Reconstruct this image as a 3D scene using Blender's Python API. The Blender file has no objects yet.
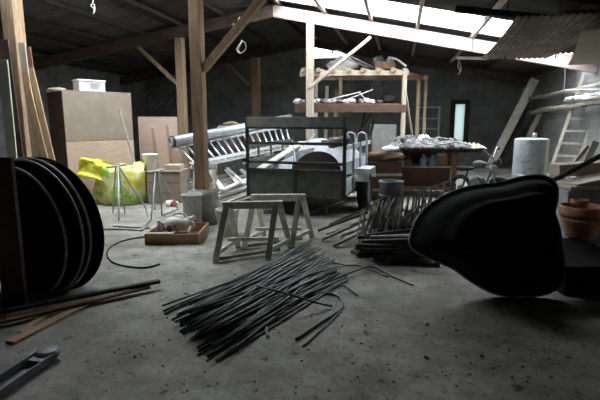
import bpy, math, random
from mathutils import Vector, Matrix, noise
rnd = random.Random(7)
C = bpy.context.scene.collection
sc = bpy.context.scene
V = Vector
Z = V((0, 0, 1))

# ------------------------------------------------------------------ camera frame (building axes: Y runs along the ridge)
FPX, CAMH, PIT, YAW = 467.0, 1.55, math.radians(9.72), math.radians(12)
R = V((math.cos(YAW), math.sin(YAW), 0))
H = V((-math.sin(YAW), math.cos(YAW), 0))
CAM = V((0, 0, CAMH))
FW = H * math.cos(PIT) - Z * math.sin(PIT)
UP = H * math.sin(PIT) + Z * math.cos(PIT)
def ray(px, py): return FW + R * ((px - 300) / FPX) + UP * ((200 - py) / FPX)
def P(px, py, d):
    r = ray(px, py); return CAM + r * (d / r.dot(H))
def G(px, py, z=0.0):
    r = ray(px, py); return CAM + r * ((z - CAMH) / r.z)
def PY(px, py, Y):
    r = ray(px, py); return CAM + r * (Y / r.y)
def PX(px, py, X):
    r = ray(px, py); return CAM + r * (X / r.x)
def at(px, d, z):                      # a point straight above the ground, on pixel column px, at depth d
    lo = P(px, 120, d); return V((lo.x, lo.y, z))
def S(n, d): return n * d / FPX

# ------------------------------------------------------------------ materials
MATS = {}
def mat(name, c1, c2=None, rough=.8, scale=6, metal=0, bump=0, stretch=None, detail=6, spec=.3, c3=None, contrast=(.35, .65), coord='Object'):
    m = bpy.data.materials.new(name); m.use_nodes = True
    nt = m.node_tree; b = nt.nodes['Principled BSDF']
    b.inputs['Roughness'].default_value = rough; b.inputs['Metallic'].default_value = metal
    b.inputs['Specular IOR Level'].default_value = spec
    b.inputs['Base Color'].default_value = (*c1, 1)
    if c2:
        tc = nt.nodes.new('ShaderNodeTexCoord'); mp = nt.nodes.new('ShaderNodeMapping')
        nz = nt.nodes.new('ShaderNodeTexNoise'); cr = nt.nodes.new('ShaderNodeValToRGB')
        nt.links.new(tc.outputs[coord], mp.inputs[0]); nt.links.new(mp.outputs[0], nz.inputs[0])
        mp.inputs['Scale'].default_value = stretch or (1, 1, 1)
        nz.inputs['Scale'].default_value = scale; nz.inputs['Detail'].default_value = detail; nz.inputs['Roughness'].default_value = .65
        e = cr.color_ramp.elements
        e[0].position, e[1].position = contrast
        e[0].color = (*c1, 1); e[1].color = (*c2, 1)
        if c3:
            x = e.new(sum(contrast) / 2); x.color = (*c3, 1)
        nt.links.new(nz.outputs[0], cr.inputs[0]); nt.links.new(cr.outputs[0], b.inputs['Base Color'])
        if bump:
            bp = nt.nodes.new('ShaderNodeBump'); bp.inputs['Strength'].default_value = bump; bp.inputs['Distance'].default_value = .02
            nt.links.new(nz.outputs[0], bp.inputs['Height']); nt.links.new(bp.outputs[0], b.inputs['Normal'])
    MATS[name] = m
    return m

mat('post_wood', (.30, .19, .11), (.50, .36, .24), .85, 5, bump=.3, stretch=(6, 6, .6))
mat('beam_wood', (.10, .066, .050), (.18, .125, .10), .85, 4, bump=.3, stretch=(1, 2, 4))
mat('skylit_wood', (.44, .32, .29), (.60, .49, .46), .85, 4, bump=.3, stretch=(1, 2, 4))  # beam wood with skylight painted in as a paler tone
mat('purlin_wood', (.05, .038, .031), (.09, .07, .058), .9, 5, bump=.3)
mat('pale_wood', (.40, .335, .26), (.54, .46, .37), .8, 5, bump=.2, stretch=(5, 5, .8))
mat('tan_wood', (.32, .24, .16), (.43, .34, .24), .8, 5, bump=.2, stretch=(5, 5, .8))
mat('red_wood', (.16, .07, .045), (.24, .12, .08), .75, 6, bump=.2)
mat('dark_wood', (.055, .035, .028), (.10, .065, .05), .85, 6, bump=.3)
mat('weathered_wood', (.30, .27, .22), (.46, .43, .37), .9, 8, bump=.4, stretch=(4, 4, .8))
mat('trestle_wood', (.58, .57, .48), (.84, .83, .75), .9, 12, bump=.4)
mat('box_wood', (.36, .21, .13), (.46, .29, .19), .75, 6, bump=.15)
mat('plywood', (.52, .38, .30), (.62, .47, .38), .75, 4, bump=.05, stretch=(1, 1, 4))
mat('hardboard', (.29, .235, .19), (.35, .29, .24), .8, 5, bump=.08)
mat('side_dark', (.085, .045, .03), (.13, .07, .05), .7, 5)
mat('white_paint', (.72, .72, .70), (.88, .88, .86), .5, 10)
mat('grey_white', (.55, .56, .55), (.75, .76, .75), .6, 8)
mat('aluminium', (.62, .64, .66), (.78, .80, .82), .35, 12, metal=.75)
mat('galvanised', (.40, .44, .47), (.58, .62, .65), .4, 10, metal=.5)
mat('tube_steel', (.30, .315, .32), (.42, .435, .44), .4, 10, metal=.5)
mat('trailer_green', (.075, .085, .075), (.15, .165, .15), .7, 7, bump=.1)
mat('trailer_plank', (.17, .18, .165), (.28, .29, .27), .75, 7, bump=.1)
mat('trailer_steel', (.05, .05, .048), (.10, .095, .09), .6, 9)
mat('trailer_grey', (.38, .43, .45), (.58, .63, .66), .6, 7)
mat('black_plastic', (.0050, .0050, .0054), (.009, .009, .0095), .8, 5, spec=.05)
mat('black_rim', (.22, .22, .23), (.46, .46, .47), .5, 9, spec=.3)
mat('rubber', (.012, .012, .012), (.03, .03, .028), .85, 9)
mat('rod_green', (.05, .066, .058), (.13, .155, .14), .38, 20, spec=.5)
mat('concrete_lump', (.20, .20, .18), (.36, .36, .33), .95, 9, bump=.8)
mat('concrete_block', (.24, .25, .25), (.36, .37, .37), .95, 14, bump=.6)
mat('warm_board', (.38, .25, .14), (.54, .38, .24), .8, 5, bump=.2, stretch=(5, 5, .8))
mat('cream_plastic', (.66, .64, .52), (.76, .74, .63), .5, 5)
mat('white_plastic', (.78, .78, .75), (.88, .88, .86), .45, 4)
mat('stained_plastic', (.42, .43, .41), (.62, .63, .60), .7, 7)
mat('lavender_plastic', (.55, .52, .62), rough=.4)
mat('blue_plastic', (.28, .50, .72), (.45, .66, .84), .4, 5)
mat('red_paint', (.55, .10, .08), rough=.6)
mat('cardboard', (.42, .35, .28), (.50, .42, .34), .9, 6)
mat('pale_carton', (.62, .63, .62), (.74, .75, .74), .8, 6)
mat('terracotta', (.42, .19, .12), (.52, .27, .18), .85, 9, bump=.2)
mat('soil', (.06, .045, .035), (.12, .09, .07), .95, 30, bump=.6)
mat('rust', (.14, .07, .045), (.26, .15, .10), .85, 10, bump=.3)
mat('brown_lump', (.10, .06, .035), (.20, .13, .08), .85, 9, bump=.3)
mat('string_white', (.80, .80, .78), rough=.8)
mat('cable_black', (.015, .015, .015), rough=.6)
mat('rag_grey', (.05, .05, .05), (.36, .36, .35), .9, 9, bump=.4)
mat('rag_dark', (.05, .05, .05), (.18, .18, .17), .9, 9, bump=.4)
mat('sack', (.62, .55, .04), (.28, .52, .06), .55, 3.2, bump=.2, c3=(.72, .76, .42), contrast=(.40, .60))
mat('sack_yellow', (.74, .64, .05), (.60, .62, .12), .55, 4, bump=.2)
mat('log_bark', (.24, .21, .18), (.42, .39, .35), .95, 10, bump=.8)
mat('tank_white', (.20, .23, .245), (.44, .49, .51), .5, 6, contrast=(.3, .52))
mat('corrugated', (.20, .175, .155), (.42, .39, .35), .85, 3, bump=.2, c3=(.30, .24, .20))
mat('beige_board', (.52, .47, .38), (.60, .55, .46), .8, 4)
mat('grey_metal', (.10, .11, .12), (.20, .21, .22), .55, 8, metal=.3)
mat('engine_grey', (.08, .08, .08), (.17, .17, .165), .6, 15, metal=.3)
mat('disc_brown', (.010, .008, .007), (.022, .017, .015), .8, 7, spec=.1)
mat('disc_white', (.40, .42, .46), (.54, .56, .60), .6, 4)
mat('stake_grey', (.16, .15, .135), (.50, .48, .44), .9, 12, bump=.3)
mat('stake_dark', (.035, .032, .03), (.09, .085, .08), .85, 12, bump=.3)
mat('rubble', (.26, .26, .24), (.42, .42, .40), .95, 12, bump=.6)
mat('debris', (.05, .045, .04), (.16, .15, .13), .95, 30)
mat('green_board', (.50, .56, .44), (.66, .70, .60), .7, 4)

def floor_mat():
    m = bpy.data.materials.new('concrete_floor'); m.use_nodes = True
    nt = m.node_tree; N = nt.nodes.new; L = nt.links.new; b = nt.nodes['Principled BSDF']
    tc = N('ShaderNodeTexCoord')
    def nz(s, d=8, r=.6):
        n = N('ShaderNodeTexNoise'); n.inputs['Scale'].default_value = s; n.inputs['Detail'].default_value = d; n.inputs['Roughness'].default_value = r
        L(tc.outputs['Object'], n.inputs[0]); return n
    def ramp(n, a, ca, bb, cb):
        c = N('ShaderNodeValToRGB'); e = c.color_ramp.elements
        e[0].position = a; e[1].position = bb; e[0].color = (*ca, 1); e[1].color = (*cb, 1); L(n.outputs[0], c.inputs[0]); return c
    big = ramp(nz(.55, 6), .36, (.25, .24, .205), .62, (.47, .46, .41))
    mid = ramp(nz(3.2, 9, .72), .40, (.62, .61, .58), .60, (1, 1, 1))
    fine = ramp(nz(28, 4), .35, (.72, .71, .69), .5, (1, 1, 1))
    spk = ramp(nz(9, 3, .5), .30, (.35, .34, .32), .36, (1, 1, 1))
    def mul(a, c):
        x = N('ShaderNodeMix'); x.data_type = 'RGBA'; x.blend_type = 'MULTIPLY'; x.inputs[0].default_value = 1
        L(a, x.inputs[6]); L(c, x.inputs[7]); return x.outputs[2]
    col = mul(mul(mul(big.outputs[0], mid.outputs[0]), fine.outputs[0]), spk.outputs[0])
    L(col, b.inputs['Base Color'])
    b.inputs['Roughness'].default_value = .75; b.inputs['Specular IOR Level'].default_value = .25
    bp = N('ShaderNodeBump'); bp.inputs['Strength'].default_value = .35; bp.inputs['Distance'].default_value = .015
    L(nz(14, 8).outputs[0], bp.inputs['Height']); L(bp.outputs[0], b.inputs['Normal'])
    MATS['concrete_floor'] = m
floor_mat()

def block_mat():
    m = bpy.data.materials.new('block_wall'); m.use_nodes = True
    nt = m.node_tree; N = nt.nodes.new; L = nt.links.new; b = nt.nodes['Principled BSDF']
    tc = N('ShaderNodeTexCoord'); sp = N('ShaderNodeSeparateXYZ'); ad = N('ShaderNodeMath'); cb = N('ShaderNodeCombineXYZ')
    L(tc.outputs['Object'], sp.inputs[0]); L(sp.outputs[0], ad.inputs[0]); L(sp.outputs[1], ad.inputs[1])
    L(ad.outputs[0], cb.inputs[0]); L(sp.outputs[2], cb.inputs[1])
    br = N('ShaderNodeTexBrick'); L(cb.outputs[0], br.inputs[0])
    br.inputs['Scale'].default_value = 1; br.inputs['Brick Width'].default_value = .45; br.inputs['Row Height'].default_value = .22
    br.inputs['Mortar Size'].default_value = .008
    br.inputs['Color1'].default_value = (.26, .275, .265, 1); br.inputs['Color2'].default_value = (.32, .33, .32, 1); br.inputs['Mortar'].default_value = (.38, .39, .38, 1)
    nz = N('ShaderNodeTexNoise'); nz.inputs['Scale'].default_value = 1.6; nz.inputs['Detail'].default_value = 8; L(tc.outputs['Object'], nz.inputs[0])
    cr = N('ShaderNodeValToRGB'); e = cr.color_ramp.elements; e[0].position = .3; e[1].position = .7; e[0].color = (.55, .55, .55, 1); e[1].color = (1, 1, 1, 1)
    L(nz.outputs[0], cr.inputs[0])
    x = N('ShaderNodeMix'); x.data_type = 'RGBA'; x.blend_type = 'MULTIPLY'; x.inputs[0].default_value = 1
    L(br.outputs[0], x.inputs[6]); L(cr.outputs[0], x.inputs[7]); L(x.outputs[2], b.inputs['Base Color'])
    b.inputs['Roughness'].default_value = .95
    MATS['block_wall'] = m
block_mat()

def roof_mat():
    mat('roof_sheet', (.065, .061, .053), (.14, .133, .116), .95, 2.0, bump=.15, stretch=(.5, 2, 1))
roof_mat()
def light_mat(name, tr, col=(.92, .96, 1)):
    m = bpy.data.materials.new(name); m.use_nodes = True
    nt = m.node_tree; N = nt.nodes.new; L = nt.links.new
    nt.nodes.remove(nt.nodes['Principled BSDF']); out = [n for n in nt.nodes if n.type == 'OUTPUT_MATERIAL'][0]
    a = N('ShaderNodeBsdfTransparent'); a.inputs[0].default_value = (*col, 1)
    t = N('ShaderNodeBsdfTranslucent'); t.inputs[0].default_value = (*col, 1)
    x = N('ShaderNodeMixShader'); x.inputs[0].default_value = 1 - tr
    L(a.outputs[0], x.inputs[1]); L(t.outputs[0], x.inputs[2]); L(x.outputs[0], out.inputs[0])
    MATS[name] = m
light_mat('clear_sheet', .75)
light_mat('frosted_pane', .15, (.21, .245, .25))

# ------------------------------------------------------------------ mesh builder
class MB:
    def __init__(s): s.v = []; s.f = []; s.sm = []
    def add(s, vs, fs, smooth=False):
        o = len(s.v); s.v += [V(x) for x in vs]
        for f in fs: s.f.append(tuple(i + o for i in f)); s.sm.append(smooth)
        return s
    def frame_box(s, c, ax, ay, az, sx, sy, sz):
        vs = [c + ax * (sx * a / 2) + ay * (sy * b / 2) + az * (sz * d / 2) for d in (-1, 1) for b in (-1, 1) for a in (-1, 1)]
        fs = [(0, 2, 3, 1), (4, 5, 7, 6), (0, 1, 5, 4), (2, 6, 7, 3), (0, 4, 6, 2), (1, 3, 7, 5)]
        if ax.cross(ay).dot(az) < 0: fs = [f[::-1] for f in fs]
        return s.add(vs, fs)
    def box(s, c, size, rz=0):
        ax = V((math.cos(rz), math.sin(rz), 0)); ay = V((-math.sin(rz), math.cos(rz), 0))
        return s.frame_box(V(c), ax, ay, Z, *size)
    def bar(s, p0, p1, w, h, up=Z):
        d = (p1 - p0); L = d.length; d = d / L
        if abs(d.dot(up)) > .98: up = H
        side = d.cross(up).normalized(); u = side.cross(d).normalized()
        return s.frame_box((p0 + p1) / 2, d, side, u, L, w, h)
    def tube(s, pts, r, n=8, closed=False, caps=True):
        pts = [V(p) for p in pts]; m = len(pts); rings = []
        prev = None
        for i, p in enumerate(pts):
            if closed: t = pts[(i + 1) % m] - pts[i - 1]
            else: t = pts[min(i + 1, m - 1)] - pts[max(i - 1, 0)]
            t.normalize()
            if prev is None:
                a = t.orthogonal().normalized()
            else:
                a = (prev - t * prev.dot(t))
                a = a.normalized() if a.length > 1e-6 else t.orthogonal().normalized()
            prev = a; b = t.cross(a)
            rr = r[i] if isinstance(r, (list, tuple)) else r
            rings.append([p + (a * math.cos(2 * math.pi * k / n) + b * math.sin(2 * math.pi * k / n)) * rr for k in range(n)])
        vs = [x for q in rings for x in q]; fs = []
        for i in range(m if closed else m - 1):
            j = (i + 1) % m
            for k in range(n): fs.append((i * n + k, i * n + (k + 1) % n, j * n + (k + 1) % n, j * n + k))
        s.add(vs, fs, True)
        if caps and not closed:
            o = len(s.v) - len(vs)
            s.f.append(tuple(o + k for k in reversed(range(n)))); s.sm.append(False)
            s.f.append(tuple(o + (m - 1) * n + k for k in range(n))); s.sm.append(False)
        return s
    def lathe(s, c, prof, n=32, ax=None, ay=None, az=Z):
        ax = ax or V((1, 0, 0)); ay = ay or az.cross(ax)
        vs = []; fs = []
        for r, h in prof:
            for k in range(n):
                a = 2 * math.pi * k / n
                vs.append(V(c) + (ax * math.cos(a) + ay * math.sin(a)) * r + az * h)
        for i in range(len(prof) - 1):
            for k in range(n): fs.append((i * n + k, i * n + (k + 1) % n, (i + 1) * n + (k + 1) % n, (i + 1) * n + k))
        s.add(vs, fs, True)
        return s
    def blob(s, c, rad, seed=0, amp=.25, freq=1.5, nu=24, nv=14, floor_z=None, ax=None):
        c = V(c); vs = []; fs = []
        off = V((seed * 3.1, seed * 1.7, seed * .9))
        ax = ax or V((1, 0, 0)); ay = Z.cross(ax)
        for j in range(nv + 1):
            th = math.pi * j / nv
            for i in range(nu):
                ph = 2 * math.pi * i / nu
                d = V((math.sin(th) * math.cos(ph), math.sin(th) * math.sin(ph), math.cos(th)))
                k = 1 + amp * noise.fractal(d * freq + off, 1.0, 2.0, 4)
                p = c + (ax * (d.x * rad[0]) + ay * (d.y * rad[1]) + Z * (d.z * rad[2])) * k
                if floor_z is not None and p.z < floor_z: p.z = floor_z
                vs.append(p)
        for j in range(nv):
            for i in range(nu): fs.append((j * nu + i, (j + 1) * nu + i, (j + 1) * nu + (i + 1) % nu, j * nu + (i + 1) % nu))
        return s.add(vs, fs, True)
    def sheet(s, c, ax, ay, sx, sy, nx, ny, hf, thick=.006):
        c = V(c); n = ax.cross(ay).normalized(); vs = []; fs = []
        for t in (0, 1):
            for j in range(ny + 1):
                for i in range(nx + 1):
                    u = i / nx - .5; w = j / ny - .5
                    vs.append(c + ax * (u * sx) + ay * (w * sy) + n * (hf(u, w) + (thick if t else 0)))
        q = (nx + 1) * (ny + 1); k = nx + 1
        for j in range(ny):
            for i in range(nx):
                a = j * k + i
                fs.append((a, a + k, a + k + 1, a + 1)); fs.append((q + a, q + a + 1, q + a + k + 1, q + a + k))
        for i in range(nx):
            fs.append((i, i + 1, q + i + 1, q + i)); a = ny * k + i; fs.append((a + 1, a, q + a, q + a + 1))
        for j in range(ny):
            a = j * k; fs.append((a + k, a, q + a, q + a + k)); a = j * k + nx; fs.append((a, a + k, q + a + k, q + a))
        return s.add(vs, fs, True)
    def build(s, name, m, parent=None, loc=None, bevel=0):
        me = bpy.data.meshes.new(name)
        if parent is not None:
            o_ = V(); q_ = parent
            while q_ is not None: o_ = o_ + q_.location; q_ = q_.parent
        elif loc is not None: o_ = V(loc)
        else:
            o_ = V((sum(x.x for x in s.v) / len(s.v), sum(x.y for x in s.v) / len(s.v), min(x.z for x in s.v)))
        me.from_pydata([x - o_ for x in s.v], [], s.f); me.update()
        for p, q in zip(me.polygons, s.sm): p.use_smooth = q
        me.materials.append(MATS[m])
        o = bpy.data.objects.new(name, me); C.objects.link(o)
        if parent is not None: o.parent = parent
        else: o.location = o_
        if bevel:
            b = o.modifiers.new('bevel', 'BEVEL'); b.width = bevel; b.segments = 2; b.limit_method = 'ANGLE'
        return o
def tag(o, label, cat, group=None, kind=None):
    o['label'] = label; o['category'] = cat
    if group: o['group'] = group
    if kind: o['kind'] = kind
    return o
def thing(name, label, cat, loc, group=None):
    o = bpy.data.objects.new(name, None); C.objects.link(o); o.location = V(loc); o.empty_display_size = .2
    return tag(o, label, cat, group)
def struct(o): o['kind'] = 'structure'; return o
def dup(src, loc, rz=0, label=None):
    o = src.copy(); C.objects.link(o); o.location = loc; o.rotation_euler = (0, 0, rz)
    if label: o['label'] = label
    for ch in list(src.children):
        c = ch.copy(); C.objects.link(c); c.parent = o
        for g in list(ch.children):
            d = g.copy(); C.objects.link(d); d.parent = c
    return o
def spline(pts, n=6):
    pts = [V(p) for p in pts]; out = []
    for i in range(len(pts) - 1):
        p0 = pts[max(i - 1, 0)]; p1 = pts[i]; p2 = pts[i + 1]; p3 = pts[min(i + 2, len(pts) - 1)]
        for k in range(n):
            t = k / n
            out.append(.5 * ((2 * p1) + (p2 - p0) * t + (2 * p0 - 5 * p1 + 4 * p2 - p3) * t * t + (3 * p1 - p0 - 3 * p2 + p3) * t ** 3))
    out.append(pts[-1]); return out
def rib(n_, f=9.0, a=.02): return noise.noise(n_ * f) * a

# ------------------------------------------------------------------ the shell
XL, XR, XRIDGE, YF, YB = -10.3, 4.1, -3.1, -2.5, 18.0
ZR = 4.0
SL, SR = .16, .203
def zraft(x): return ZR - (SR * (x - XRIDGE) if x > XRIDGE else SL * (XRIDGE - x))   # underside of the rafters
def zroof(x): return zraft(x) + .40
T = [2.0, 6.6, 11.5, 16.2]
struct(MB().add([(XL, YF, 0), (XR, YF, 0), (XR, YB, 0), (XL, YB, 0), (XL, YF, -.2), (XR, YF, -.2), (XR, YB, -.2), (XL, YB, -.2)],
    [(0, 1, 2, 3), (7, 6, 5, 4), (0, 4, 5, 1), (1, 5, 6, 2), (2, 6, 7, 3), (3, 7, 4, 0)]).build('floor', 'concrete_floor', loc=(0, 0, 0)))

def wall_cells(name, xs_cuts, holes, y, th, topf):
    mb = MB()
    zs = sorted({0.0, *[h[2] for h in holes], *[h[3] for h in holes]})
    for a, b in zip(xs_cuts[:-1], xs_cuts[1:]):
        hs = [h for h in holes if h[0] < (a + b) / 2 < h[1]]
        segs = []; z = 0
        for h in sorted(hs, key=lambda q: q[2]):
            segs.append((z, z, h[2], h[2])); z = h[3]
        segs.append((z, z, topf(a), topf(b)))
        for (z0a, z0b, z1a, z1b) in segs:
            vs = [(a, y, z0a), (b, y, z0b), (b, y, z1b), (a, y, z1a), (a, y + th, z0a), (b, y + th, z0b), (b, y + th, z1b), (a, y + th, z1a)]
            mb.add(vs, [(0, 1, 2, 3), (7, 6, 5, 4), (0, 4, 5, 1), (1, 5, 6, 2), (2, 6, 7, 3), (3, 7, 4, 0)])
    return struct(mb.build(name, 'block_wall', loc=(0, 0, 0)))
gw0 = PY(313, 58, YB); gw1 = PY(346, 45, YB)
nw0 = PY(453.5, 141, YB); nw1 = PY(465.5, 104, YB)
HOLES = [(gw0.x, gw1.x, gw0.z, gw1.z), (nw0.x, nw1.x, nw0.z, nw1.z)]
cuts = sorted({XL - .2, XRIDGE, XR + .2, HOLES[0][0], HOLES[0][1], HOLES[1][0], HOLES[1][1]})
wall_cells('wall_back', cuts, HOLES, YB, .2, zroof)
o_ = wall_cells('wall_front', [XL - .2, XRIDGE, XR + .2], [], YF - .2, .2, zroof); o_.data.materials[0] = MATS['rag_dark']
struct(MB().box(((XL - .1), (YF + YB) / 2, zroof(XL) / 2), (.2, YB - YF, zroof(XL))).build('wall_left', 'block_wall', loc=(XL, 0, 0)))
struct(MB().box(((XR + .1), (YF + YB) / 2, zroof(XR) / 2), (.2, YB - YF, zroof(XR))).build('wall_right', 'block_wall', loc=(XR, 0, 0)))

# roof sheets with openings for the clear sheets
SKY = [  # x0, x1, y0, y1
    (-2.95, 3.55, 9.8, 11.3),
    (-5.9, -3.25, 5.7, 8.65),
    (2.7, 4.05, 11.62, 12.4),
]
def corr(mb, x0, x1, y0, y1):
    n = max(2, int((y1 - y0) / .0295)); vs = []; fs = []
    for j in range(n + 1):
        y = y0 + (y1 - y0) * j / n; w = .024 * math.sin(2 * math.pi * y / .177)
        for x in (x0, x1): vs.append((x, y, zroof(x) + w))
        for x in (x0, x1): vs.append((x, y, zroof(x) + w + .012))
    for j in range(n):
        a = j * 4; b = a + 4
        fs += [(a, b, b + 1, a + 1), (a + 2, a + 3, b + 3, b + 2), (a, a + 2, b + 2, b), (a + 1, b + 1, b + 3, a + 3)]
    fs += [(0, 1, 3, 2), (n * 4, n * 4 + 2, n * 4 + 3, n * 4 + 1)]
    mb.add(vs, fs, True)
def slope(x0, x1):
    mb = MB(); hs = [h for h in SKY if x0 <= (h[0] + h[1]) / 2 <= x1]
    xs = sorted({x0, x1, *[h[0] for h in hs], *[h[1] for h in hs]}); ys = sorted({YF - .2, YB + .2, *[h[2] for h in hs], *[h[3] for h in hs]})
    for a, b in zip(xs[:-1], xs[1:]):
        run = None
        for c, d in zip(ys[:-1], ys[1:]):
            hole = any(h[0] < (a + b) / 2 < h[1] and h[2] < (c + d) / 2 < h[3] for h in hs)
            if not hole: run = (run[0], d) if run else (c, d)
            if hole and run: corr(mb, a, b, *run); run = None
        if run: corr(mb, a, b, *run)
    return mb
rl = slope(XL - .3, XRIDGE); rr = slope(XRIDGE, XR + .3)
o = len(rl.v); rl.v += rr.v; rl.f += [tuple(i + o for i in f) for f in rr.f]; rl.sm += rr.sm
struct(rl.build('ceiling', 'roof_sheet', loc=(0, 0, 0)))
nwin = 0
def portal(loc, sx, sy, rot):
    ld = bpy.data.lights.new('daylight', 'AREA'); ld.shape = 'RECTANGLE'; ld.size = sx; ld.size_y = sy; ld.cycles.is_portal = True
    lo = bpy.data.objects.new('daylight', ld); C.objects.link(lo); lo.location = loc; lo.rotation_euler = rot
for h in SKY:
    nwin += 1; mb = MB(); corr(mb, *h)
    struct(mb.build('window_%d' % nwin, 'clear_sheet', loc=(0, 0, 0)))
    xm = (h[0] + h[1]) / 2; s = -SR if xm > XRIDGE else SL
    portal((xm, (h[2] + h[3]) / 2, zroof(xm) + .06), (h[1] - h[0]) * 1.02, h[3] - h[2], (0, -math.atan(s), 0))
for i, h in enumerate(HOLES):
    nwin += 1
    struct(MB().box(((h[0] + h[1]) / 2, YB + .1, (h[2] + h[3]) / 2), (h[1] - h[0], .012, h[3] - h[2])).build('window_%d' % nwin, 'clear_sheet' if i == 0 else 'frosted_pane'))
    portal(((h[0] + h[1]) / 2, YB + .19, (h[2] + h[3]) / 2), h[1] - h[0], h[3] - h[2], (-math.pi / 2, 0, 0))
h = HOLES[1]; fr = MB(); w = .16
fr.box((h[0] - w / 2, YB - .02, (h[2] + h[3]) / 2), (w, .08, h[3] - h[2] + .3)); fr.box((h[1] + w / 2, YB - .02, (h[2] + h[3]) / 2), (w, .08, h[3] - h[2] + .3))
fr.box(((h[0] + h[1]) / 2, YB - .02, h[3] + .075), (h[1] - h[0], .08, .15)); fr.box(((h[0] + h[1]) / 2, YB - .02, h[2] - .075), (h[1] - h[0], .08, .15))
struct(fr.build('trim_1', 'dark_wood'))

# rafters, purlins
nt_ = 1
for y in T:
    for a, b in ((XL, XRIDGE), (XRIDGE, XR)):
        nt_ += 1
        vs = [(x, y + dy, zraft(x) + dz) for x in (a, b) for dy in (-.06, .06) for dz in (0, .28)]
        struct(MB().add(vs, [(0, 1, 3, 2), (4, 6, 7, 5), (0, 4, 5, 1), (2, 3, 7, 6), (1, 5, 7, 3), (0, 2, 6, 4)]).build('trim_%d' % nt_, 'skylit_wood' if y == 11.5 and a == XRIDGE else 'dark_wood' if y == T[3] else 'beam_wood', bevel=.008))  # skylight painted as paler wood on one rafter, back rafters darkened for shade
for x in (-9.6, -8.5, -7.6, -6.6, -5.5, -4.4, -3.25, -2.95, -1.85, -.75, .3, 1.5, 2.6, 3.7):
    nt_ += 1
    struct(MB().box((x, (YF + YB) / 2, zraft(x) + .28 + .045), (.14 if x == -6.6 else .07, YB - YF, .09)).build('trim_%d' % nt_, 'skylit_wood' if -2 < x < 2 else 'purlin_wood'))  # purlins near the skylight get its light painted into a paler wood

# ------------------------------------------------------------------ posts
def timber_post(x, y, w, z0, label, brace=None, bz=(.10, .12), mname='post_wood', top=None):
    t = thing('timber_post', label, 'post', (x, y, 0))
    MB().box((x, y, (z0 + (top or zraft(x))) / 2), (w, w, (top or zraft(x)) - z0)).build('post', mname, t, bevel=.01)
    if brace: MB().bar(V(brace[0]), V(brace[1]), bz[0], bz[1], V((0, 1, 0))).build('brace', mname, t, bevel=.006)
    return t
p1x, p1y = -2.93, 6.6
t = timber_post(p1x, p1y, .17, .25, 'thick timber post set in a rough concrete footing, with brace rising to the rafters',
                ((-2.85, 6.6, 2.27), (-1.50, 6.6, 3.66)))
fb = MB().lathe((p1x, p1y, 0), [(0, 0), (.31, 0), (.30, .12), (.26, .30), (.235, .44), (.18, .50), (0, .52)], 20)
for v in fb.v:
    q = noise.fractal(v * 4, 1, 2, 3); v.x += q * .04; v.y -= q * .04; v.z = max(0, v.z + (q * .03 if v.z > .05 else 0))
fb.build('concrete_footing', 'concrete_lump', t)
b0, b1 = PY(182, 88, 11.5), PY(138, 47, 11.5)
timber_post(PY(182, 100, 11.5).x, 11.5, .20, 0, 'timber post behind the ladder, its brace sloping up towards the plywood side', (b0, b1), (.09, .09))
b0, b1 = PY(309, 88, 11.35), PY(371, 37, 11.35)
timber_post(PY(310, 100, 11.4).x, 11.4, .17, 0, 'pale timber post at the end of the tall rack with a pale diagonal brace', (b0, b1), (.07, .12), 'pale_wood')
b0, b1 = PY(249, 85, T[3]), PY(224, 61, T[3])
timber_post(PY(256, 90, T[3]).x, T[3], .26, 0, 'distant timber post seen above the trailer, in front of the dark block wall', (b0, b1), (.10, .10))
timber_post(PY(20, 90, 6.6).x, 6.6, .22, 0, 'reddish timber post with boards leaned around it, beside the black shells')

# ------------------------------------------------------------------ boards leaned by the left post
def plank(name, p0, p1, w, th, m, label, cat='board', group=None, up=Z, bevel=.003):
    o = MB().bar(V(p0), V(p1), w, th, up).build(name, m, bevel=bevel)
    return tag(o, label, cat, group)
def lean(px0, py0, px1, d1, wpx, d0, m, label, th=.03, group='boards leaned by the reddish post'):
    top = P(px0, py0, d0); bot = at(px1, d1, .02)
    a = (top - bot).normalized(); side = R
    n = a.cross(side).normalized()
    mb = MB(); s2 = n.cross(a).normalized()
    mb.frame_box((top + bot) / 2, a, s2, n, (top - bot).length, S(wpx, d0), th)
    return tag(mb.build('board', m, bevel=.003), label, 'board', group)
lean(3, 60, 8, 6.2, 9, 6.5, 'green_board', 'pale greenish white board with a flat top, beside the reddish post')
lean(2, 40, 16, 6.7, 12, 7.1, 'dark_wood', 'dark brown board standing between the greenish board and the post')
lean(22, 43, 34, 6.9, 6, 7.3, 'pale_wood', 'cream narrow board, tallest of those leaning right of the reddish post')
lean(27, 47, 40, 7.3, 7, 7.6, 'red_wood', 'dark red board mostly hidden behind the cream narrow board')
lean(31, 68, 58, 6.9, 5, 7.4, 'warm_board', 'pale slat leaning nearest the big hardboard cupboard')
lean(25, 72, 46, 6.6, 6, 7.1, 'warm_board', 'tan slat leaning at a slant just right of the reddish post')
lean(27, 84, 53, 6.5, 5, 7.0, 'warm_board', 'thin tan slat with its top below the other leaning boards')
# near left dark board standing by the shells
mb = MB(); mb.frame_box(at(-4, 3.7, .63), R, H, Z, .19, .05, 1.26)
tag(mb.build('board', 'dark_wood', bevel=.004), 'dark brown upright board in front of the black oval shells', 'board')

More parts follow.
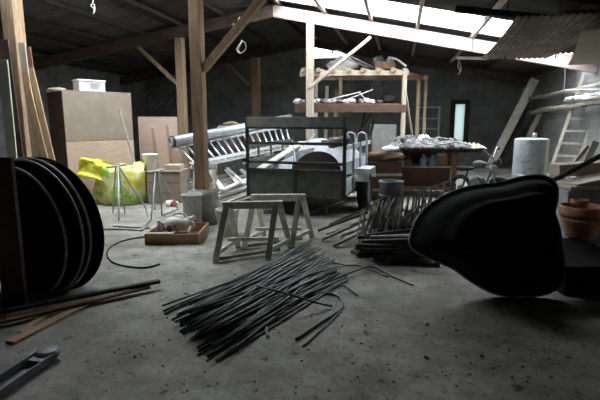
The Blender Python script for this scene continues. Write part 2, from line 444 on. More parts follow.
# ------------------------------------------------------------------ cupboard, carton, plywood
A_ = at(64, 8.6, 0); B_ = at(132, 9.55, 0)
fx = (B_ - A_); W = fx.length; fx.normalize(); fy = V((-fx.y, fx.x, 0)); hgt = 2.06; dep = .75
t = thing('cupboard', 'tall cupboard with grey hardboard upper front and pale plywood lower front', 'cupboard', (A_ + B_) / 2 + fy * dep / 2)
body = MB(); cc = (A_ + B_) / 2 + fy * (dep / 2)
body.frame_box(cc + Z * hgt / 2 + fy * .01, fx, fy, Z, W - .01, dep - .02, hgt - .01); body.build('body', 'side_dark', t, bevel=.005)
MB().frame_box((A_ + B_) / 2 + Z * (1.16 + hgt) / 2, fx, fy, Z, W, .03, hgt - 1.165).build('upper_panel', 'hardboard', t, bevel=.004)['label'] = 'grey hardboard upper front panel'
MB().frame_box((A_ + B_) / 2 + Z * (1.155 / 2 + .005), fx, fy, Z, W, .03, 1.145).build('lower_panel', 'plywood', t, bevel=.004)['label'] = 'pale plywood lower front panel'
MB().frame_box(cc + Z * (hgt + .01), fx, fy, Z, W + .02, dep + .02, .025).build('top_board', 'hardboard', t, bevel=.004)
cb = P(89, 84, 9.35); cc2 = V((cb.x, cb.y, hgt + .0225))
t = thing('carton', 'small white carton lying on top of the tall cupboard', 'box', cc2)
MB().frame_box(cc2 + Z * .10, fx, fy, Z, .50, .3, .20).build('body', 'pale_carton', t, bevel=.006)
MB().frame_box(cc2 + Z * .215, fx, fy, Z, .53, .33, .03).build('lid', 'white_paint', t, bevel=.006)
MB().frame_box(cc2 + Z * .11 - fy * .151 + fx*.05, fx, fy, Z, .18, .004, .12).build('printed_panel', 'galvanised', t)
b = P(56,86,9.15)
tag(MB().blob((b.x, b.y, hgt + .055), (.2, .12, .045), 3, .3, 2).build('rag', 'cardboard'), 'flat brown rag on the cupboard top beside the white carton', 'cloth')
plank('stick', at(141, 8.9, .0) , P(119, 109, 9.15), .03, .03, 'weathered_wood', 'thin stick leaning against the pale plywood front of the cupboard', 'stick')

def board_rect(px0, px1, d, z0, z1, th, m, label, rz=0, name='plywood_sheet', lean_=0.0):
    a = at(px0, d, z0); b = at(px1, d, z0); c = (a + b) / 2
    ax = (b - a).normalized(); ay = V((-ax.y, ax.x, 0)); az = (Z + ay * lean_).normalized(); ay2 = az.cross(ax)
    return tag(MB().frame_box(c + az * ((z1 - z0) / 2), ax, ay2, az, (b - a).length, th, z1 - z0).build(name, m, bevel=.003), label, 'board', 'plywood sheets by the ladder')
board_rect(138, 177, 10.4, 0, 1.62, .018, 'plywood', 'pinkish plywood sheet with a clipped corner standing behind the white bucket')
board_rect(141, 180, 10.15, 0, 1.12, .018, 'plywood', 'shorter plywood sheet standing in front of the clipped-corner sheet')
plank('batten', at(155, 10.0, 0), P(152.5, 128, 10.1), .05, .03, 'box_wood', 'brown batten leaning on the plywood sheets, nearer the white bucket', 'batten')
plank('batten', at(170, 10.0, 0), P(167, 125, 10.1), .05, .03, 'box_wood', 'brown batten leaning on the plywood sheets, nearer the ladder', 'batten')

# ------------------------------------------------------------------ crate with bucket, sack, metal trestles
c0 = at(165, 8.95, 0)
t = thing('crate', 'low grey wooden crate under the white bucket', 'crate', c0)
for k in range(3):
    MB().frame_box(c0 + Z * (.1 + .195 * k) - H * .28, R, H, Z, .62, .02, .18).build('slat', 'hardboard', t, bevel=.003)
    MB().frame_box(c0 + Z * (.1 + .195 * k) + H * .28, R, H, Z, .62, .02, .18).build('slat', 'hardboard', t, bevel=.003)
for s in (-1, 1): MB().frame_box(c0 + Z * .295 + R * .30 * s, R, H, Z, .02, .53, .57).build('side_panel', 'hardboard', t, bevel=.003)
MB().frame_box(c0 + Z * .60, R, H, Z, .66, .62, .022).build('lid', 'hardboard', t, bevel=.003)
def bucket(c, r0, r1, h, m, label, handle=True, group=None, th=.012, fill=None):
    t = thing('bucket', label, 'bucket', c, group)
    MB().lathe(c, [(0, 0.0), (r0, 0.0), (r1, h), (r1 + .012, h), (r1 + .012, h - .03), (r1 + .014, h + .005), (r1 - th, h + .005), (r0 - th, .015), (0, .015)], 28).build('body', m, t)
    if handle:
        pts = [V(c) + R * (math.cos(a) * (r1 + .015)) - H * (math.sin(a) * (r1 + .01) * .8) + Z * (h - .02 - math.sin(a) * .12) for a in [math.pi * k / 12 for k in range(13)]]
        MB().tube(pts, .004, 6).build('handle', 'tube_steel', t)
    if fill: MB().lathe(V(c) + Z * (h * .8), [(0, .01), (r1 - th - .012, 0)], 24).build('contents', fill, t)
    return t
cb = at(148, 8.9, .612); bucket(cb, .11, .135, .30, 'white_plastic', 'white plastic bucket standing on the low grey crate')
t2 = c0 + R * .14 + Z * .611
tag(MB().frame_box(t2 + Z * .05 , R, H, Z, .30, .36, .10).build('box', 'cardboard', bevel=.005), 'flat brown box on the low grey crate beside the white bucket', 'box')

# sack
sc0 = at(118, 8.75, 0)
t = thing('sack', 'yellow and green woven plastic sack slumped on the floor by the cupboard', 'sack', sc0)
mb = MB(); nu, rows = 44, [(.36, 0.0), (.41, .08), (.43, .22), (.43, .38), (.42, .50), (.40, .60), (.36, .66), (.29, .62), (.22, .52), (.0, .46)]
vs = []; fs = []
for j, (r_, h_) in enumerate(rows):
    for i in range(nu):
        a = 2 * math.pi * i / nu
        d = V((math.cos(a), math.sin(a), h_ * 2))
        k = 1 + .14 * noise.fractal(d * 1.6 + V((5, 1, 2)), 1, 2, 4) + (.05 * math.sin(a * 7 + h_ * 6) if h_ > .2 else 0)
        zz = h_ + (0 if j == 0 else (.10 * noise.noise(d * 1.9) + .03 * math.sin(a * 5)) * h_)
        vs.append(sc0 + R * (math.cos(a) * r_ * 1.12 * k) + H * (math.sin(a) * r_ * .9 * k) + Z * max(0, zz))
for j in range(len(rows) - 1):
    for i in range(nu): fs.append((j * nu + i, j * nu + (i + 1) % nu, (j + 1) * nu + (i + 1) % nu, (j + 1) * nu + i))
mb.add(vs, fs, True).build('body', 'sack', t)
fl = sc0 - R * .42 + Z * .60 - H * .12
mb = MB().sheet(fl, (R * .9 - Z * .12).normalized(), (H * .5 + Z * .86).normalized(), .62, .42, 26, 18,
    lambda u, w: .16 * math.cos(u * 2.4) + .06 * noise.fractal(V((u * 4, w * 4, 2)), 1, 2, 3) + .05 * math.sin(w * 9 + u * 3), .012)
mb.build('folded_flap', 'sack_yellow', t)['label'] = 'bright yellow folded top flap'
mb = MB().sheet(sc0 + Z * .66 + R * .16, (R + Z * .1).normalized(), (H + Z * .3).normalized(), .60, .42, 24, 16,
    lambda u, w: .07 * noise.fractal(V((u * 5, w * 5, 7)), 1, 2, 3) - .10 * (u * u + w * w) + .03 * math.sin(u * 14), .012)
mb.build('crumpled_top', 'sack', t)

def metal_trestle(apx, apy, ad, feet, label, bars=()):
    ap = P(apx, apy, ad)
    base = sum((G(*f) for f in feet), V()) / len(feet)
    t = thing('metal_trestle', label, 'trestle', (base.x, base.y, 0), 'tubular metal trestles')
    for f in feet:
        g = G(*f) + Z * .012
        tp = ap + (g - ap) * .0 + R * (.02 if f[0] > apx else -.02)
        MB().tube([tp, tp + (g - tp) * .96, g + (g - tp).normalized() * .0], .013, 8).build('leg', 'tube_steel', t)
    MB().tube([ap - R * .07 - H * .22, ap + R * .07 + H * .22], .016, 8).build('top_bar', 'tube_steel', t)
    for (a, b, z) in bars: MB().tube([G(*a, z), G(*b, z)], .012, 8).build('floor_bar', 'tube_steel', t)
    return t
metal_trestle(117, 166, 7.5, [(113, 213), (125, 213), (146, 209), (119, 221)], 'grey tubular metal trestle standing in front of the yellow green sack',
              [((146, 209), (150, 221), .014), ((113, 226), (150, 228), .014)])
metal_trestle(157, 171, 7.4, [(151, 221), (162, 215), (178, 209), (155, 210)], 'grey tubular metal trestle standing behind the wooden tray', [((151, 221), (141, 231), .014), ((162, 215), (178, 209), .014)])
t = thing('bent_tube', 'bent grey metal tube lying on the floor in front of the sack', 'tube', G(125, 229))
MB().tube(spline([G(104, 229, .015), G(125, 229, .015), G(139, 230, .015), G(144, 226, .015), G(150, 219, .015)], 5), .014, 8).build('tube', 'tube_steel', t)
pk = G(172, 206)
t = thing('packet', 'crumpled red and white packet on the floor behind the tray', 'packet', pk)
MB().blob(pk + Z * .05, (.13, .09, .055), 5, .5, 2.5, floor_z=.001).build('body', 'white_paint', t)
MB().blob(pk + Z * .055 - H * .05 + R * .03, (.07, .05, .05), 8, .5, 2.5, floor_z=.002).build('red_corner', 'red_paint', t)

# ------------------------------------------------------------------ wooden tray and contents
a = G(145, 244); b = G(199, 244); fx = (b - a); w_ = fx.length; fx.normalize(); fy = V((-fx.y, fx.x, 0)); dp = .66; hh = .13
t = thing('wooden_tray', 'shallow wooden tray on the floor holding a white jug and tools', 'tray', (a + b) / 2 + fy * dp / 2)
o = (a + b) / 2
MB().frame_box(o + Z * hh / 2, fx, fy, Z, w_, .022, hh).build('front_board', 'box_wood', t, bevel=.003)
MB().frame_box(o + Z * hh / 2 + fy * dp, fx, fy, Z, w_, .022, hh).build('back_board', 'box_wood', t, bevel=.003)
for s in (-1, 1): MB().frame_box(o + Z * hh / 2 + fy * dp / 2 + fx * s * (w_ / 2 - .011), fx, fy, Z, .022, dp - .023, hh).build('side_board', 'box_wood', t, bevel=.003)
MB().frame_box(o + Z * .010 + fy * dp / 2, fx, fy, Z, w_ - .046, dp - .024, .016).build('bottom_board', 'red_wood', t)  # darker red wood stands for the shade inside the tray
MB().frame_box(o + Z * (hh + .008) + fy * .0 - fx * .15, fx, fy, Z, w_ * .52, .08, .014).build('ledge', 'pale_wood', t, bevel=.002)['label'] = 'pale narrow ledge on the front edge'
def local(u, v, z): return o + fx * u + fy * v + Z * z
j = local(-.02, .46, .019)
t = thing('jug', 'white plastic jug lying in the wooden tray', 'jug', j)
MB().blob(j + Z * .125, (.20, .11, .125), 2, .12, 1.2, floor_z=j.z, ax=fx).build('body', 'white_plastic', t)
MB().tube([j + Z * .2 + fx * .12, j + Z * .235 + fx * .22], .03, 10).build('spout', 'white_plastic', t)
MB().tube(spline([j + Z * .22 - fx * .1, j + Z * .28 - fx * .04, j + Z * .28 + fx * .06, j + Z * .22 + fx * .1], 4), .014, 8).build('handle', 'white_plastic', t)
j = local(-.24, .30, .019)
t = thing('bottle', 'lavender squat bottle at the corner of the wooden tray', 'bottle', j)
MB().lathe(j, [(0, 0), (.05, 0), (.055, .02), (.055, .11), (.04, .15), (.022, .165), (.022, .19), (0, .19)], 18).build('body', 'lavender_plastic', t)
MB().lathe(j + Z * .19, [(0, 0), (.026, 0), (.026, .035), (0, .035)], 14).build('cap', 'white_plastic', t)
j = local(.0, .22, .019)
t = thing('hand_plane', 'old brown wooden hand plane resting in the tray', 'tool', j)
MB().frame_box(j + Z * .045, fx, fy, Z, .30, .07, .09).build('body', 'brown_lump', t, bevel=.008)
MB().frame_box(j + Z * .13 + fx * .01, (fx + Z * .5).normalized(), fy, (Z - fx * .5).normalized(), .02, .05, .12).build('blade', 'rust', t, bevel=.002)
MB().blob(j + Z * .125 - fx * .09, (.035, .022, .05), 4, .2, 1.5).build('handle', 'brown_lump', t)
plank('wood_offcut', local(.13, .14, .025), local(.17, .34, .15), .03, .03, 'pale_wood', 'short pale wood offcut propped inside the tray', 'offcut')

# ------------------------------------------------------------------ buckets by the footing
bucket(G(193, 228.5) , .125, .135, .50, 'stained_plastic', 'tall cement-stained grey bucket against the concrete footing', False)
bucket(G(228, 235) , .125, .15, .36, 'cream_plastic', 'cream plastic bucket behind the front wooden sawhorse', True)

# ------------------------------------------------------------------ sawhorses
def sawhorse_build(t):
    fl, fr_, rl_, rr_ = G(215.5, 263), G(268, 260), G(238, 247), G(290, 247)
    lo = (fl + rl_) / 2; ro = (fr_ + rr_) / 2
    ax = (ro - lo).normalized(); hz = .565
    lt = lo + Z * hz - ax * -.02; rt = ro + Z * hz - ax * .02
    MB().bar(lt - ax * .06 + Z * .02, rt + ax * .06 + Z * .02, .075, .085).build('top_beam', 'trestle_wood', t, bevel=.006)
    for f, tp in ((fl, lt), (rl_, lt), (fr_, rt), (rr_, rt)):
        side = (f - (lo if tp is lt else ro)).normalized()
        MB().bar(f + Z * .012, tp + side * .055 + Z * .01, .055, .07, ax).build('leg', 'trestle_wood', t, bevel=.005)
    for A, B, tt in ((fl, rl_, lt), (fr_, rr_, rt)):
        MB().bar(A + (tt - A) * .16 + Z * .01, B + (tt - B) * .16 + Z * .01, .035, .05).build('end_rail', 'trestle_wood', t, bevel=.004)
    MB().bar(lo + (lt - lo) * .32, ro + (rt - ro) * .32, .045, .04).build('stretcher', 'trestle_wood', t, bevel=.004)
    MB().bar(fl + (lt - fl) * .05 + Z * .01, ro + Z*.05, .03, .035).build('floor_brace', 'weathered_wood', t, bevel=.004)
t = thing('sawhorse', 'front whitish wooden sawhorse, beside the cream bucket', 'sawhorse', G(252, 254), 'wooden sawhorses'); sawhorse_build(t)
dup(t, t.location + R * .27 + H * .52, math.radians(-3), 'wooden sawhorse standing behind the front one, nearer the trailer')

# cable
tag(MB().tube(spline([G(150, 236, .01), G(130, 239, .01), G(115, 244, .01), G(107, 252, .01), G(111, 261, .01), G(125, 266, .01), G(145, 267.5, .01), G(160, 264, .01)], 6), .009, 8).build('cable', 'cable_black'),
    'black cable curling on the floor in front of the wooden tray', 'cable')


# ------------------------------------------------------------------ loose black-green rods
base0, base1 = (176, 307), (224, 358)
end0, end1 = (303, 247), (340, 286)
RR = .0090
layers = [30, 27, 24, 20, 15]
for li, n in enumerate(layers):
    z = RR + .001 + li * 2.15 * RR
    shrink = li * .055
    fan = (-.05, .06, -.08, .09, -.03)[li]
    for k in range(n):
        s = shrink + (1 - 2 * shrink) * (k + .5 + rnd.uniform(-.3, .3)) / n
        yw = rnd.gauss(0, .035 + .012 * li); s0 = min(1.04, max(-.04, s + fan + yw)); s1 = min(1.04, max(-.04, s - fan - yw))
        a = G(base0[0] + (base1[0] - base0[0]) * s0, base0[1] + (base1[1] - base0[1]) * s0)
        b = G(end0[0] + (end1[0] - end0[0]) * s1, end0[1] + (end1[1] - end0[1]) * s1)
        d = (b - a).normalized(); e0 = rnd.uniform(-.16, .22); e1 = rnd.uniform(-.30, .24)
        a = a + d * e0; b = b + d * e1
        sag = rnd.uniform(-.02, .02); side = V((-d.y, d.x, 0))
        pts = [a + (b - a) * t_ + side * sag * 4 * t_ * (1 - t_) + Z * z for t_ in (0, .25, .5, .75, 1)]
        tag(MB().tube(pts, RR * rnd.uniform(.8, 1.05), 8).build('rod', 'rod_green', loc=(a + b) / 2),
            'straight dark green rod lying in the loose bundle on the concrete floor', 'rod', 'dark green rods in the floor bundle')
def bent(pts, label, r=.009, z=.012, name='bent_rod'):
    q = [G(x, y, z + (e[0] if e else 0)) for x, y, *e in pts]
    return tag(MB().tube(spline(q, 6), r, 8).build(name, 'rod_green'), label, 'rod', 'bent rods by the bundle')
bent([(296, 339), (318, 324), (339, 310), (342, 302), (338, 296), (326, 293), (312, 295), (292, 301), (276, 309), (268, 318), (266, 328), (268, 337)], 'long rod bent into a hairpin loop with both ends towards the camera', .011)
bent([(303, 346), (322, 329), (341, 311)], 'short thin rod lying under the end of the hairpin loop', .007, .008)
bent([(316, 291), (334, 280), (352, 272, .03), (371, 267, .03), (390, 275), (413, 285)], 'rod bent in a low arc whose far end reaches towards the black kidney shell')
bent([(330, 262), (346, 265), (361, 266), (388, 277)], 'thin rod reaching from the bundle end towards the stakes', .008)
bent([(338, 283), (347, 287), (357, 295)], 'shortest bent rod, lying alone right of the bundle', .008)
bent([(257, 286, .13), (285, 293, .13), (314, 302, .06), (332, 306, .0)], 'rod lying crosswise over the top of the bundle', .010)
bent([(340, 268), (341, 282), (337, 300), (330, 318)], 'thin curved wire lying across the hairpin loop', .005, .006)

# ------------------------------------------------------------------ floor planks and metal bracket by the left
def fplank(a, b, w, th, m, label, z=.0, name='floor_plank'):
    p, q = G(*a), G(*b)
    return plank(name, p + Z * (th / 2 + z), q + Z * (th / 2 + z), w, th, m, label, 'board', 'loose planks on the floor', bevel=.003)
fplank((-30, 326), (160, 288), .055, .030, 'stake_dark', 'long thin dark plank reaching furthest across the open floor', .052)
fplank((-20, 332), (150, 291), .05, .022, 'red_wood', 'reddish thin plank lying under the long dark plank', .028)
fplank((10, 344), (84, 306), .085, .022, 'post_wood', 'broad brown plank with its end towards the metal bracket')
fplank((22, 334), (50, 312), .06, .018, 'tan_wood', 'short tan offcut between the brown planks on the floor')
fplank((-20, 330), (52, 300), .09, .022, 'post_wood', 'brown plank lying on the floor nearest the black oval shells')
a, b = G(-14, 402), G(44, 362); d = (b - a).normalized(); sd = V((-d.y, d.x, 0)); L_ = (b - a).length
t = thing('metal_bracket', 'grey folded metal bracket with a rounded tab lying at the near floor edge', 'bracket', (a + b) / 2)
m_ = (a + b) / 2
mb = MB(); mb.frame_box(m_ + Z * .01, d, sd, Z, L_, .13, .008); mb.frame_box(m_ + Z * .035 + sd * .065, d, sd, Z, L_, .008, .055); mb.frame_box(m_ + Z * .035 - sd * .065, d, sd, Z, L_, .008, .055)
mb.build('channel', 'grey_metal', t, bevel=.003)
mb = MB().lathe(b + d * .04 + Z * .03, [(0, 0), (.075, 0), (.085, .02), (.06, .04), (0, .045)], 20); mb.bar(b - d * .08 + Z * .04, b + d * .05 + Z * .04, .10, .02)
mb.build('rounded_tab', 'grey_metal', t, bevel=.003)
mb = MB().bar(m_ + sd * .11 - d * .05 + Z * .025, m_ + sd * .115 + d * .26 + Z * .03, .05, .016)
mb.bar(m_ + sd * .06 + d * .06 + Z * .02, m_ + sd * .11 + d * .06 + Z * .02, .04, .014)
mb.build('side_lug', 'grey_metal', t, bevel=.003)

# ------------------------------------------------------------------ black moulded shells
def dish(mb_body, mb_rim, c, ax, ay, n, a, b, depth, flange=.05, nseg=56):
    """oval dish opening along n: rim ellipse a x b, bulging along -n"""
    prof = [(1.0, 0), (.97, .05), (.93, .28), (.86, .55), (.70, .82), (.45, .96), (0, 1.0)]
    vs = []; fs = []
    for off in (0, .008):
        for r_, h_ in prof:
            for k in range(nseg):
                q = 2 * math.pi * k / nseg
                vs.append(c + ax * (a * r_ * math.cos(q)) + ay * (b * r_ * math.sin(q)) - n * (h_ * depth + off))
    m = len(prof)
    for o_ in (0, m * nseg):
        for i in range(m - 1):
            for k in range(nseg):
                f = (o_ + i * nseg + k, o_ + i * nseg + (k + 1) % nseg, o_ + (i + 1) * nseg + (k + 1) % nseg, o_ + (i + 1) * nseg + k)
                fs.append(f if o_ else f[::-1])
    mb_body.add(vs, fs, True)
    ring = [c + ax * ((a + flange * .3) * math.cos(2 * math.pi * k / nseg)) + ay * ((b + flange * .3) * math.sin(2 * math.pi * k / nseg)) for k in range(nseg)]
    mb_rim.tube(ring, .013, 8, closed=True)
names = ['outermost black oval shell of the nest, its bulging back showing beyond the pale rims', 'black oval shell nested second from the outermost, with a pale curved rim', 'black oval shell nested third from the outermost one', 'innermost black oval shell of the nest, nearest the upright dark board']
SH = [(50, 223, .70, .48, .24), (38, 224, .70, .475, .20), (32, 226, .69, .46, .20), (18, 231, .66, .43, .20)]   # centre pixel, half axes and depth of the nested ovals
lift = None
for i, (px, py, a_, b_, dp_) in enumerate(SH):
    n = (-R * .26 - H * .92 + Z * .26).normalized()
    ay = (Z - n * Z.dot(n)).normalized(); ax = ay.cross(n)
    q_ = -.76 - .02 * i; ax, ay = ax * math.cos(q_) + ay * math.sin(q_), ay * math.cos(q_) - ax * math.sin(q_)
    c = P(px, py, 4.36 - .06 * i)
    if lift is None: lift = .02 - (c.z - math.sqrt((b_ * ay.z) ** 2 + (a_ * ax.z) ** 2)); lift = max(lift, 0)
    c = c + Z * lift
    t = thing('oval_shell', names[i], 'plastic shell', (c.x, c.y, 0), 'nested black oval shells')
    mb, mr = MB(), MB(); dish(mb, mr, c, ax, ay, n, a_, b_, dp_)
    mb.build('bowl', 'black_plastic', t); rm = mr.build('rim', 'black_rim' if i else 'black_plastic', t)
    if i: rm['label'] = 'thin pale rim'
# big kidney shell, leaning, its outside towards us
KC = G(525, 297)
kn = (H * .95 - Z * .32 + R * .06).normalized()                      # opening faces away
ku = kn.cross(Z).normalized(); ku = ku if ku.dot(R) > 0 else -ku
kv = ku.cross(kn); kv = kv if kv.z > 0 else -kv
trace = [(411, 250), (413, 231), (423, 214), (440, 201), (461, 192), (482, 188), (500, 186), (514, 182), (530, 179), (546, 180), (556, 188), (557, 201), (554, 214), (559, 231), (561, 247), (563, 268), (561, 287), (545, 297), (520, 299), (494, 296), (472, 285), (452, 271), (432, 262)]
pts = []
for (x, y) in trace:
    r_ = ray(x, y); tt = (KC - CAM).dot(kn) / r_.dot(kn); q = CAM + r_ * tt - KC
    pts.append((q.dot(ku), q.dot(kv)))
def sm(pts, n=4):
    m = len(pts); out = []
    for i in range(m):
        p0, p1, p2, p3 = (V((*pts[(i + k) % m], 0)) for k in (-1, 0, 1, 2))
        for k in range(n):
            t_ = k / n
            out.append(.5 * ((2 * p1) + (p2 - p0) * t_ + (2 * p0 - 5 * p1 + 4 * p2 - p3) * t_ * t_ + (3 * p1 - p0 - 3 * p2 + p3) * t_ ** 3))
    return out
kp = sm(pts); kc = V((-.30, .42, 0))
low = min((KC + ku * p.x + kv * p.y).z for p in kp)
KC = KC + Z * max(0, .012 - low)
levels = [(1.0, 0), (.965, .012), (.93, .04), (.89, .12), (.84, .21), (.77, .29), (.70, .33), (.66, .36), (.62, .46), (.57, .49), (.30, .50), (0, .50)]
vs = []; fs = []; nk = len(kp)
for off in (0, .009):
    for s_, h_ in levels:
        for p in kp:
            q = kc + (p - kc) * s_
            w_ = KC + ku * q.x + kv * q.y - kn * (h_ + off)
            if w_.z < .004: w_.z = .004
            vs.append(w_)
for o_ in (0, len(levels) * nk):
    for i in range(len(levels) - 1):
        for k in range(nk):
            f = (o_ + i * nk + k, o_ + i * nk + (k + 1) % nk, o_ + (i + 1) * nk + (k + 1) % nk, o_ + (i + 1) * nk + k); fs.append(f)
t = thing('kidney_shell', 'big black kidney-shaped plastic shell leaning with its moulded underside towards the room', 'plastic shell', (KC.x, KC.y, 0))
MB().add(vs, fs, True).build('basin', 'black_plastic', t)
MB().tube([KC + ku * p.x + kv * p.y + kn * .004 for p in kp], .014, 8, closed=True).build('rim', 'black_rim', t)

# ------------------------------------------------------------------ trailer
tl = at(247, 7.75, 0); tr = at(345, 7.25, 0)
tx = (tr - tl); TW = tx.length; tx.normalize(); ty = V((-tx.y, tx.x, 0)); TL = 2.35
def tp(u, v, z): return tl + tx * u + ty * v + Z * z
t = thing('trailer', 'dark livestock trailer with a railed tail frame, loaded with discs and sheets', 'trailer', tp(TW / 2, TL / 2, 0))
MB().frame_box(tp(TW / 2, TL / 2, .36), tx, ty, Z, TW, TL, .06).build('bed', 'trailer_steel', t)
for u in (0, TW): MB().bar(tp(u, 0, .30), tp(u, 0, 1.60), .055, .055).build('corner_post', 'trailer_steel', t, bevel=.004)
for u in (0, TW): MB().bar(tp(u, TL, .30), tp(u, TL, 1.20), .05, .05).build('front_post', 'trailer_steel', t, bevel=.004)
tg = MB().frame_box(tp(TW / 2, 0, .53), tx, ty, Z, TW - .06, .03, .42)
g = tg.build('tail_panel', 'trailer_green', t, bevel=.004)
MB().bar(tp(TW / 2, -.025, .31), tp(TW / 2, -.025, .78), .05, .03, ty).build('stile', 'trailer_steel', g, bevel=.003)
MB().bar(tp(0, -.022, .75), tp(TW, -.022, .75), .025, .045).build('top_edge', 'trailer_steel', g, bevel=.003)
MB().frame_box(tp(TW / 2, -.01, 1.52), tx, ty, Z, TW + .06, .035, .155).build('top_plank', 'trailer_plank', t, bevel=.006)
MB().frame_box(tp(TW / 2, .02, 1.425), tx, ty, Z, TW - .05, .05, .03).build('top_rail', 'trailer_steel', t, bevel=.004)
for z in (1.18, .87): MB().frame_box(tp(TW / 2, 0, z), tx, ty, Z, TW - .05, .035, .045).build('rail', 'trailer_steel', t, bevel=.004)
for u, col in ((TW + .01, 'trailer_grey'), (-.01, 'trailer_green')):
    for z, hh_ in ((.50, .24), (.80, .20), (1.12, .08)):
        MB().frame_box(tp(u, TL / 2 + .03, z), ty, tx, Z, TL - .06, .025, hh_).build('side_board', col, t, bevel=.004)
    for v in (.55, 1.15, 1.8): MB().bar(tp(u + (.026 if u > 0 else -.026), v, .34), tp(u + (.026 if u > 0 else -.026), v, 1.17), .04, .028, ty).build('side_stay', col, t, bevel=.003)
MB().frame_box(tp(TW / 2, TL, .65), tx, ty, Z, TW - .05, .03, .5).build('front_board', 'trailer_green', t, bevel=.004)
for u in (-.14, TW + .15):
    w_ = MB(); prof = [(.0, -.02), (.10, -.03), (.19, -.05), (.20, -.085), (.27, -.095), (.31, -.08), (.325, -.03), (.325, .03), (.31, .08), (.27, .095), (.20, .085), (.19, .05), (.10, .03), (0, .02)]
    w_.lathe(tp(u, 1.05, .326), prof, 36, ax=ty, ay=Z, az=tx); wh = w_.build('wheel', 'rubber', t)
    MB().lathe(tp(u, 1.05, .326), [(0, -.07), (.05, -.07), (.16, -.055), (.185, -.07), (.185, .07), (.16, .055), (.05, .07), (0, .07)], 24, ax=ty, ay=Z, az=tx).build('hub', 'grey_metal', wh)
    mg = MB(); mg.frame_box(tp(u, 1.05, .72), ty, tx, Z, .62, .25, .02); mg.frame_box(tp(u, .70, .62), (ty * .5 + Z * .85).normalized(), tx, (Z * .5 - ty * .85).normalized(), .22, .25, .02); mg.frame_box(tp(u, 1.40, .62), (ty * .5 - Z * .85).normalized(), tx, (Z * .5 + ty * .85).normalized(), .22, .25, .02)
    mg.build('mudguard', 'grey_white', t, bevel=.004)
MB().bar(tp(TW / 2, TL, .34), tp(TW / 2, TL + 1.0, .38), .08, .08).build('drawbar', 'trailer_steel', t)
MB().bar(tp(TW / 2, 1.05, .31), tp(-.14, 1.05, .326), .05, .05).build('axle', 'trailer_steel', t)
MB().bar(tp(TW / 2, 1.05, .31), tp(TW + .15, 1.05, .326), .05, .05).build('axle', 'trailer_steel', t)
for u in (.22, TW - .3): MB().bar(tp(u, .05, .33), tp(u + .03, -.03, .05), .035, .02).build('tail_stay', 'trailer_steel', t)
# load
def disc(c, n, r, th, m, name, label, cat):
    n = n.normalized(); ax = n.orthogonal().normalized()
    return tag(MB().lathe(c, [(0, 0), (r * .96, 0), (r, th * .2), (r, th * .8), (r * .96, th), (0, th)], 40, ax=ax, ay=n.cross(ax), az=n).build(name, m), label, cat, 'load on the trailer')
disc(tp(1.02, .55, .62), -ty * .85 + Z * .52, .44, .05, 'disc_brown', 'round_tabletop', 'dark brown round tabletop standing on edge behind the trailer rails', 'tabletop')
disc(tp(.62, 1.75, .92), -ty * .55 + Z * .8 - tx * .1, .42, .04, 'disc_white', 'round_tabletop', 'white round tabletop tilted at the far end of the trailer, left of the pipe frame', 'tabletop')
disc(tp(1.35, 1.35, .80), -ty * .6 + Z * .75 + tx * .25, .36, .04, 'disc_white', 'round_tabletop', 'white round tabletop tilted against the right side of the trailer', 'tabletop')
def slab(c, ax, ay, sx, sy, th, m, name, label, cat, group=None):
    ax = ax.normalized(); n = ax.cross(ay).normalized(); ay = n.cross(ax)
    return tag(MB().frame_box(c, ax, ay, n, sx, sy, th).build(name, m, bevel=.003), label, cat, group)
slab(tp(.33, .55, .62), tx * .8 + Z * .35, ty * .6 + Z * .4, .55, .75, .02, 'galvanised', 'metal_sheet', 'light grey metal sheet lying at the left inside the trailer', 'sheet', 'load on the trailer')
slab(tp(.50, .95, .80), tx * .9 + Z * .2, ty * .7 + Z * .5, .7, .6, .02, 'grey_metal', 'metal_sheet', 'dark grey metal sheet lying beyond the pale sheet in the trailer', 'sheet', 'load on the trailer')
plank('plank', tp(.10, .1, .70), tp(.25, 2.2, 1.10), .14, .03, 'trestle_wood', 'pale greenish plank lying along the left side inside the trailer')
for k, (a, b, lb) in enumerate((((.30, .5, .6), (.62, 1.9, 1.28), 'thin grey metal pipe sloping up from the pale sheet in the trailer'), ((.75, .35, .58), (.35, 1.3, 1.15), 'thin grey metal pipe crossing the other one in the trailer'))):
    tag(MB().tube([tp(*a), tp(*b)], .013, 8).build('pipe', 'tube_steel'), lb, 'pipe', 'load on the trailer')
t = thing('machine_part', 'grey knobbly machine part lying at the middle of the trailer load', 'machine', tp(1.08, 1.65, 1.0))
MB().lathe(tp(1.08, 1.65, 1.12), [(0, -.26), (.05, -.26), (.06, -.12), (.10, -.11), (.11, .11), (.06, .12), (.05, .26), (0, .26)], 20, ax=ty, ay=Z, az=tx).build('body', 'engine_grey', t)
MB().blob(tp(1.28, 1.62, 1.18), (.10, .08, .09), 4, .4, 2).build('bracket', 'engine_grey', t)
MB().bar(tp(1.08, 1.65, .98), tp(1.05, 1.5, .40), .05, .05).build('leg', 'engine_grey', t)
t = thing('pipe_hoop', 'curved white pipe frame standing in the trailer beside its far right corner', 'frame', tp(1.48, 2.0, .39))
for du in (0, .22):
    MB().tube(spline([tp(1.22 + du, 2.0, .40), tp(1.22 + du, 2.0, 1.16), tp(1.27 + du, 1.98, 1.30), tp(1.36 + du, 1.95, 1.30), tp(1.42 + du, 1.93, 1.18), tp(1.42 + du, 1.93, .40)], 5), .016, 8).build('hoop', 'grey_white', t)
MB().tube([tp(1.22, 2.0, .9), tp(1.42 + .22, 1.93, .9)], .012, 8).build('cross_bar', 'grey_white', t)

